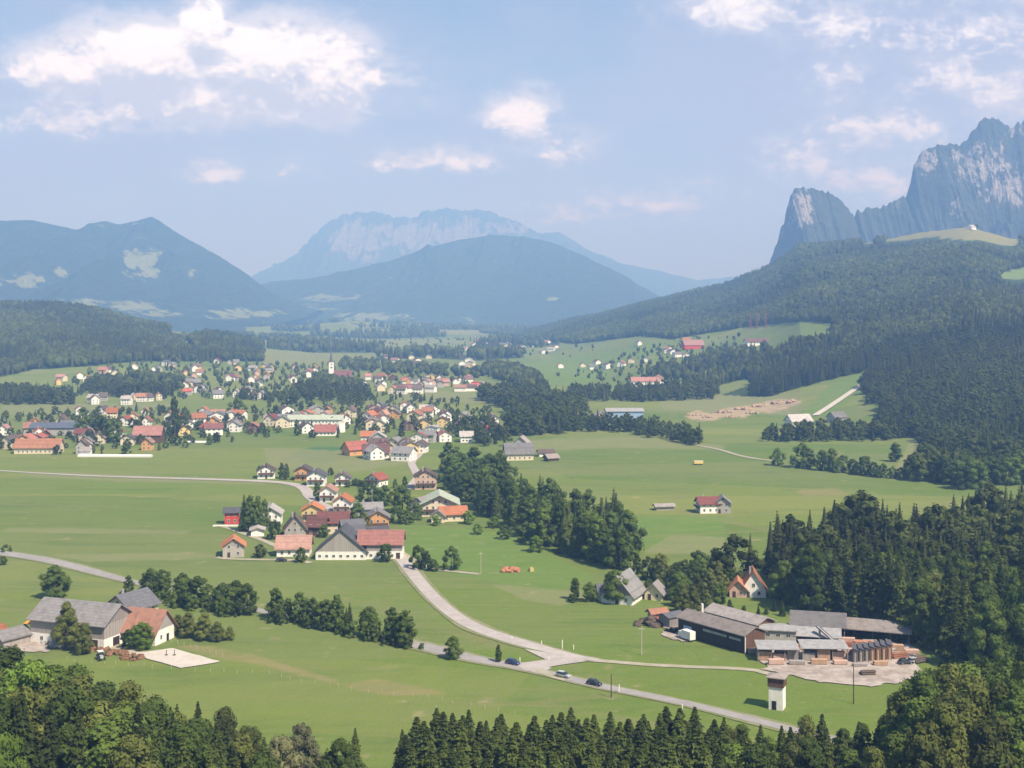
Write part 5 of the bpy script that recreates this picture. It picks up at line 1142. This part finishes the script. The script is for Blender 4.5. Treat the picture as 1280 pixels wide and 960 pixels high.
x, y, z = G(637, 714); heap('earth_heap', 'orange heap of fresh earth and boards in the meadow beside the river wood', 'heap', x, y, 4.5, 1.2, 'roof_orange', 31, 22)
x, y, z = G(664, 714); tag(MB().box(-.8, .8, -.8, .8, 0, 1.2).box(-.5, .5, -.5, .5, 1.2, 1.5).build('hay_bale', 'hay', None, (x, y, z), .4), 'pale hay bale in the meadow right of the orange heap', 'hay bale')
for px, lab in ((208, 'left'), (218, 'right')):
    x, y, z = G(px, 820); t_ = thing('jump_stand', 'dark jumping stand on the riding court, the '+lab+' of two', 'jump stand', (x, y, z+.27))
    MB().box(-.08, .08, -.08, .08, 0, 1.5).build('post', 'wood_dark', t_); MB().box(-.4, .4, -.35, .35, 0, .12).build('foot', 'wood_dark', t_)

for k, (px, py, r_) in enumerate(((868, 519, 7), (884, 522, 5), (905, 516, 8), (928, 512, 9), (950, 508, 9), (972, 504, 8), (990, 503, 7), (940, 517, 6), (915, 522, 5))):
    x, y, z = G(px, py); heap('earth_mound', ['leftmost', 'second', 'third', 'fourth', 'fifth', 'sixth', 'seventh', 'eighth', 'last'][k]+' mound of pale earth in the bare cut below the hill track', 'earth mound', x, y, r_, 2.4, 'soil_pale', 50+k, 18, 'earth mounds of the bare cut')
# ------------------------------------------------------------------ poles, posts, walls
def pole(label, px, py, h, mat='post_pale', arm=True, group=None, name='utility_pole'):
    x, y, z = G(px, py); t = thing(name, label, 'pole', (x, y, z), rnd.random()*.6, group)
    MB().cyl((0, 0, -.3), (0, 0, h), .15, .10).build('shaft', mat, t)
    if arm: MB().box(-.9, .9, -.06, .06, h-.7, h-.55).build('cross_arm', mat, t)
pole('pale tall pole in the meadow left of the long sawmill shed', 802, 819, 8.2); pole('dark thin pole on the grass below the sawmill yard', 1067, 880, 9.5, 'wood_dark', False)
pole('pale pole in the meadow right of the hamlet road', 601, 718, 8.5); pole('tall pole among the trees behind the orange house', 465, 645, 13, 'steel'); pole('pole in the meadow near the slim marker right of the road', 545, 925, 8, 'steel', False)
pole('dark pole standing beside the main road after the black car', 764, 872, 6, 'wood_dark', False)
for k, (px, py, h) in enumerate(((703, 811, 2.6), (677, 806, 1.2), (717, 812, 1.4), (774, 866, 2.2), (497, 684, 2.0), (650, 827, 1.2), (686, 826, 1.2), (853, 887, 1.3), (640, 800, 1.2))):
    x, y, z = G(px, py); tag(MB().box(-.12, .12, -.08, .08, -.2, h).build('marker_post', 'frame_white', None, (x, y, z)), ['tall white marker post above the road fork', 'short white post left of the tall marker at the fork', 'short white post right of the tall marker at the fork', 'white post beside the main road past the black car', 'white post at the hamlet end of the side road', 'white post on the grass inside the road fork, left one', 'white post on the grass inside the road fork, right one', 'white post beside the main road near the spruce tops', 'white post on the bend above the road fork'][k], 'post')
FL = [(80, 826), (200, 836), (330, 843), (430, 862), (520, 872), (640, 892)]
for k, (x, y) in enumerate(resample([G(*p)[:2] for p in FL], 34)):
    tag(MB().cyl((0, 0, -.2), (0, 0, 1.15), .06, .05, 6).build('fence_post', 'post_pale', None, (x+rnd.uniform(-.8, .8), y+rnd.uniform(-1, 1), hz(x, y)), rnd.random()), 'pale wooden stake of the pasture fence along the dry strip', 'fence post', 'stakes of the pasture fence')
for k in range(9):
    x, y, z = G(214+k*8, 803+k*2.2); tag(MB().cyl((0, 0, -.2), (0, 0, 1.2), .07, .06, 6).build('fence_post', 'post_pale', None, (x, y, z)), 'pale wooden stake of the paddock fence behind the riding court', 'fence post', 'stakes of the paddock fence')

# ------------------------------------------------------------------ the village: every house a thing, labelled by looks and neighbourhood
VILLAGE = []
WALLW = {'wall_white': 'white', 'wall_cream': 'cream', 'wall_yellow': 'yellow', 'wall_orange': 'ochre', 'wall_pink': 'pinkish', 'wall_grey': 'grey', 'boards_brown': 'brown timber'}
SZ = lambda L: 'small' if L < 9.5 else 'large' if L > 14 else 'mid-sized'
def vhouse(x, y, ang, L, W, he, ri, wl, rf, where):
    VILLAGE.append((x, y, ang, L, W, he, ri, wl, rf, where))
RFS = ['roof_red', 'roof_rust', 'roof_darkred', 'roof_brown', 'roof_grey', 'roof_pale', 'roof_slate', 'roof_orange']
def village(poly, n, where, seed, gap=13, size=(7.5, 12), wr=(6, 2, 1, .5, .5, .8, .6), rr=(1.8, 2.2, 1.8, 2.0, 1.8, 1.5, .9, 1.2), face=None):
    rg = random.Random(seed); P = scatter(poly, gap, .40, False, seed); idx = list(range(len(P))); rg.shuffle(idx)
    for k in idx[:n]:
        x, y = P[k]; L = rg.uniform(*size); W = L*rg.uniform(.72, .95)
        a = rg.choice((102, 96, 110, 5, 90)) if face is None else face
        vhouse(x, y, a+rg.uniform(-22, 22), L, W, rg.uniform(4.6, 6.4), rg.uniform(2.4, 3.6), rg.choices(list(WALLW), wr)[0], rg.choices(RFS, rr)[0], where)
village([(0, 563), (105, 568), (205, 562), (208, 545), (120, 545), (0, 548)], 20, 'at the near village edge', 1, 13)
village([(0, 545), (200, 540), (210, 525), (150, 516), (60, 520), (0, 528)], 16, 'behind the big red and orange roofs', 2, 15)
village([(205, 548), (300, 546), (302, 516), (235, 512), (210, 520)], 22, 'left of the green-roofed hall', 3, 14, (9, 14))
village([(205, 505), (330, 500), (330, 474), (240, 470)], 22, 'behind the very tall poplar', 4, 18)
village([(60, 484), (150, 480), (150, 462), (85, 468)], 8, 'on the meadow below the wooded hill', 5, 22)
village([(150, 476), (300, 470), (300, 455), (175, 455)], 15, 'at the foot of the wooded hill', 6, 24)
village([(105, 507), (225, 505), (225, 499), (105, 500)], 9, 'in the row beyond the meadow', 7, 16)
village([(300, 494), (372, 490), (410, 482), (405, 460), (320, 460), (300, 470)], 22, 'left of the church tower', 8, 20)
village([(440, 500), (490, 492), (600, 486), (604, 476), (500, 470), (430, 476)], 34, 'right of the church tower', 9, 17, wr=(6, 2, 1, .4, 1.2, .6, .3))
village([(478, 494), (600, 489), (602, 485), (480, 489)], 11, 'in the row along the far meadow', 10, 15, (10, 14), (8, 1, 0, 0, 0, 0, 0), face=0)
village([(302, 548), (430, 546), (455, 530), (440, 512), (330, 516)], 16, 'around the long green-roofed hall', 11, 16, (9, 15))
village([(455, 556), (560, 552), (560, 520), (500, 506), (462, 512)], 26, 'between far meadow and church grove', 12, 15, (8, 13), (6, 2, 1, .4, .6, .5, .4))
village([(440, 578), (505, 576), (556, 570), (552, 552), (470, 552)], 10, 'at the upper end of the winding lane', 13, 15, (10, 15), rr=(1, 1, 1, 1.5, 2, 3, 1, .5))
village([(560, 556), (640, 548), (645, 530), (575, 525)], 9, 'in trees right of the lane', 14, 18)
village([(450, 458), (600, 462), (600, 446), (470, 446)], 14, 'beyond the church in the distant trees', 15, 34, (10, 16))
village([(690, 462), (870, 452), (900, 425), (830, 424), (720, 450)], 16, 'on the slope below the forest', 16, 40, (10, 16))
village([(560, 440), (700, 440), (700, 426), (590, 426)], 18, 'in the hamlet before the round mountain', 17, 60, (14, 20))
village([(690, 525), (760, 528), (745, 512), (700, 515)], 5, 'beside the long blue hall', 18, 18)
key = lambda h: (WALLW[h[7]], ROOFW[h[8]], h[9])
from collections import defaultdict
cnt = defaultdict(list)
for h in VILLAGE: cnt[key(h)].append(h)
ORD = ['leftmost', 'second', 'third', 'fourth', 'fifth', 'sixth', 'seventh']
def build_house(h, label, group):
    x, y, ang, L, W, he, ri, wl, rf, where = h; z = hz(x, y); rz = math.radians(ang)
    r = thing('house', label, 'house', (x, y, z), rz, group)
    wall_part(r, L, W, he, ri, wl); roof_part(r, L, W, he, ri, rf, .9, .9, chim=1 if y < 1500 else 0)
    if y < 1450:
        for sx in (-1, 1):
            if facing(x, y, rz, sx, 0):
                for k in (-1, 1):
                    for f in (0, 1): window(r, sx*(L/2+.005), k*W*.24, .9+2.7*f, 0 if sx > 0 else math.pi, 1.3, 1.4)
        for sy in (-1, 1):
            if facing(x, y, rz, 0, sy):
                for k in (-1, 0, 1):
                    for f in (0, 1): window(r, k*L*.28, sy*(W/2+.005), .9+2.7*f, sy*math.pi/2, 1.3, 1.4)
for (wl, rf, where), lst in cnt.items():
    lst.sort(key=lambda h: h[0]/h[1])
    for k, h in enumerate(lst):
        s = f'{wl} house with {rf} roof {where}' if len(lst) == 1 else f'{ORD[min(k, 6)]} {wl} house, {rf} roof, {where}'
        build_house(h, s, 'houses '+where)
print('village', len(VILLAGE))
# landmarks of the village
def big(px, py, ang, L, W, he, ri, wl, rf, label, name='house', cat='house', **k):
    k.setdefault('chim', 0); k.setdefault('win', 2); return house(px, py, ang, L, W, he, ri, wl, rf, label, name, cat, **k)
big(49, 566, 3, 30, 12, 4.4, 5.2, 'wall_cream', 'roof_orange', 'long house with bright orange roof at the near left edge of the village')
big(186, 553, 3, 20, 13, 6.5, 5.6, 'boards_brown', 'roof_red', 'big brown barn with bright red roof in the left part of the village', 'barn', 'barn', win=0)
big(70, 543, 4, 36, 15, 6, 3.2, 'wall_grey', 'roof_blue', 'long hall with blue-grey roof behind the village trees at the left', 'hall', 'hall', win=1)
big(395, 533, -2, 46, 15, 6.5, 3.0, 'wall_white', 'roof_green', 'long white hall with pale green roof in the middle of the village', 'hall', 'hall')
big(347, 530, 4, 22, 12, 5.5, 2.6, 'wall_white', 'roof_grey', 'white hall with grey roof left of the green-roofed one', 'hall', 'hall')
big(407, 544, 2, 16, 11, 3.6, 4.6, 'wall_white', 'roof_red', 'white house with large red hipped-looking roof before the green-roofed hall')
big(444, 568, 38, 15, 11, 4.2, 4.8, 'wall_orange', 'roof_red', 'red-orange barn with bright red roof at the lower edge of the village', 'barn', 'barn', win=1)
big(470, 572, 8, 17, 11, 4.0, 5.0, 'wall_white', 'roof_darkred', 'white farmhouse with broad dull red roof right of the red-orange barn', 'farmhouse', 'house')
big(541, 548, 80, 9, 9, 9, .8, 'wall_white', 'roof_pale', 'tall white block-like house near the top of the winding lane')
big(780, 523, 2, 33, 16, 7, 2.2, 'van_blue', 'roof_metal', 'long blue hall with pale roof behind the tree band', 'hall', 'hall', win=0)
big(806, 483, 2, 34, 16, 7, 4.5, 'wall_white', 'roof_red', 'long white inn with red roof on the slope above the tree row', 'inn', 'inn', win=1)
big(822, 481, 80, 16, 14, 8, 4.5, 'wall_white', 'roof_rust', 'gabled right wing of the long inn on the slope', 'inn', 'inn', win=1)
big(866, 436, 10, 34, 18, 7, 8, 'wall_red', 'roof_red', 'large vivid red building high on the slope below the forest', 'barn', 'barn', win=0)
big(945, 432, 5, 34, 16, 6, 5, 'wall_white', 'roof_darkred', 'white farm with dull red roof at the top of the slope meadow', 'farmhouse', 'house', win=0)
big(998, 532, 20, 20, 12, 4.5, 5, 'wall_white', 'roof_pale', 'pale-roofed farm at the lower end of the hill track', 'farmhouse', 'house')
big(1046, 527, 30, 14, 10, 4.5, 4, 'wall_grey', 'roof_grey', 'grey farm building hidden in trees right of the pale-roofed farm', 'farmhouse', 'house')
big(108, 570, 0, 6, 5, 4, 2, 'wall_white', 'roof_pale', 'tiny white garage at the left end of the long white tent', 'garage', 'garage', win=0)
t_ = thing('long_tent', 'very long low white tent at the near edge of the village', 'tent', G(144, 571), math.radians(-2))
MB().prism([(-2, 0), (2, 0), (2, 1.1), (0, 1.7), (-2, 1.1)], -25, 25).build('cover', 'frame_white', t_)
for k in (-25.05, 25.05): MB().prism([(-.6, 0), (.6, 0), (.6, 1.1), (-.6, 1.1)], k-.04, k+.04).build('flap', 'wall_grey', t_)
tag(MB().prism([(-2, 0), (2, 0), (1.6, 1.0), (-1.6, 1.0)], -9, 9).build('silage_clamp', 'frame_white', None, G(248, 553), 0), 'low white sheeted silage heap left of the lone oval tree', 'silage heap')
x, y, z = G(425, 540)
t_ = thing('round_silo', 'round white tank with domed cap at the right end of the green hall', 'silo', (x, y, z))
MB().cyl((0, 0, -.3), (0, 0, 7), 4.2, None, 20).build('tank', 'wall_white', t_); MB().cyl((0, 0, 7.003), (0, 0, 8.6), 4.2, 1.0, 20).build('cap', 'roof_green', t_)
# church
x, y, z = G(414, 478)
t_ = thing('church', 'village church with slender pale tower and dark needle spire', 'church', (x, y, z), math.radians(12))
MB().box(-3.3, 3.3, -3.3, 3.3, -.5, 27).build('tower', 'wall_white', t_)
m = MB(); n = 8
m.v = [(3.5*math.cos(k*math.pi/4+.39), 3.5*math.sin(k*math.pi/4+.39), 27.02) for k in range(n)]+[(1.7*math.cos(k*math.pi/4+.39), 1.7*math.sin(k*math.pi/4+.39), 32) for k in range(n)]+[(0, 0, 44)]
m.f = [(k, (k+1) % n, n+(k+1) % n, n+k) for k in range(n)]+[(n+k, n+(k+1) % n, 2*n) for k in range(n)]; m.mi = [0]*len(m.f); m.build('spire', 'tarp_dark', t_)
for f in (0, math.pi/2, math.pi, -math.pi/2):
    o = MB().cyl((3.3, 0, 0), (3.36, 0, 0), 1.2, None, 16).build('clock_face', 'wood_dark', t_, (0, 0, 20), f); o = MB().box(3.3, 3.36, -.6, .6, 23.5, 25.5).build('belfry_opening', 'black', t_, (0, 0, 0), f)
m = MB(); m.prism([(-6, -.5), (6, -.5), (6, 9), (0, 16), (-6, 9)], 3.32, 27); m.build('nave_wall', 'wall_cream', t_); roof_part(t_, 24, 12, 9, 7, 'roof_darkred', .6, .4, off=(15.02, 0))
for k in range(5): window(t_, 6+k*4.2, -6.01, 3, -math.pi/2, 1.4, 4)
# red lattice masts at the top of the slope meadow
for k, px in enumerate((938, 946, 957)):
    x, y, z = G(px, 411); t_ = thing('lattice_mast', ['left', 'middle', 'right'][k]+' of three red masts at the top of the slope meadow', 'mast', (x, y, z))
    for sx in (-1, 1):
        for sy in (-1, 1): MB().cyl((sx*1.6, sy*1.6, -.5), (sx*.5, sy*.5, 26+4*k), .3, .25, 5).build('leg', 'mast_red', t_)
    for q in range(6): h = 3+q*4.2; w = 1.6-1.1*h/28; MB().box(-w, w, -w, w, h, h+.3).build('brace', 'mast_red', t_)
# farm on the high pasture
x, y, z = G(1214, 287)
house(0, 0, 40, 20, 14, 6, 5, 'wall_white', 'roof_pale', 'white hut on the high pasture under the cliffs', 'hut', 'hut', 0, 0, xyz=(x, y, z))
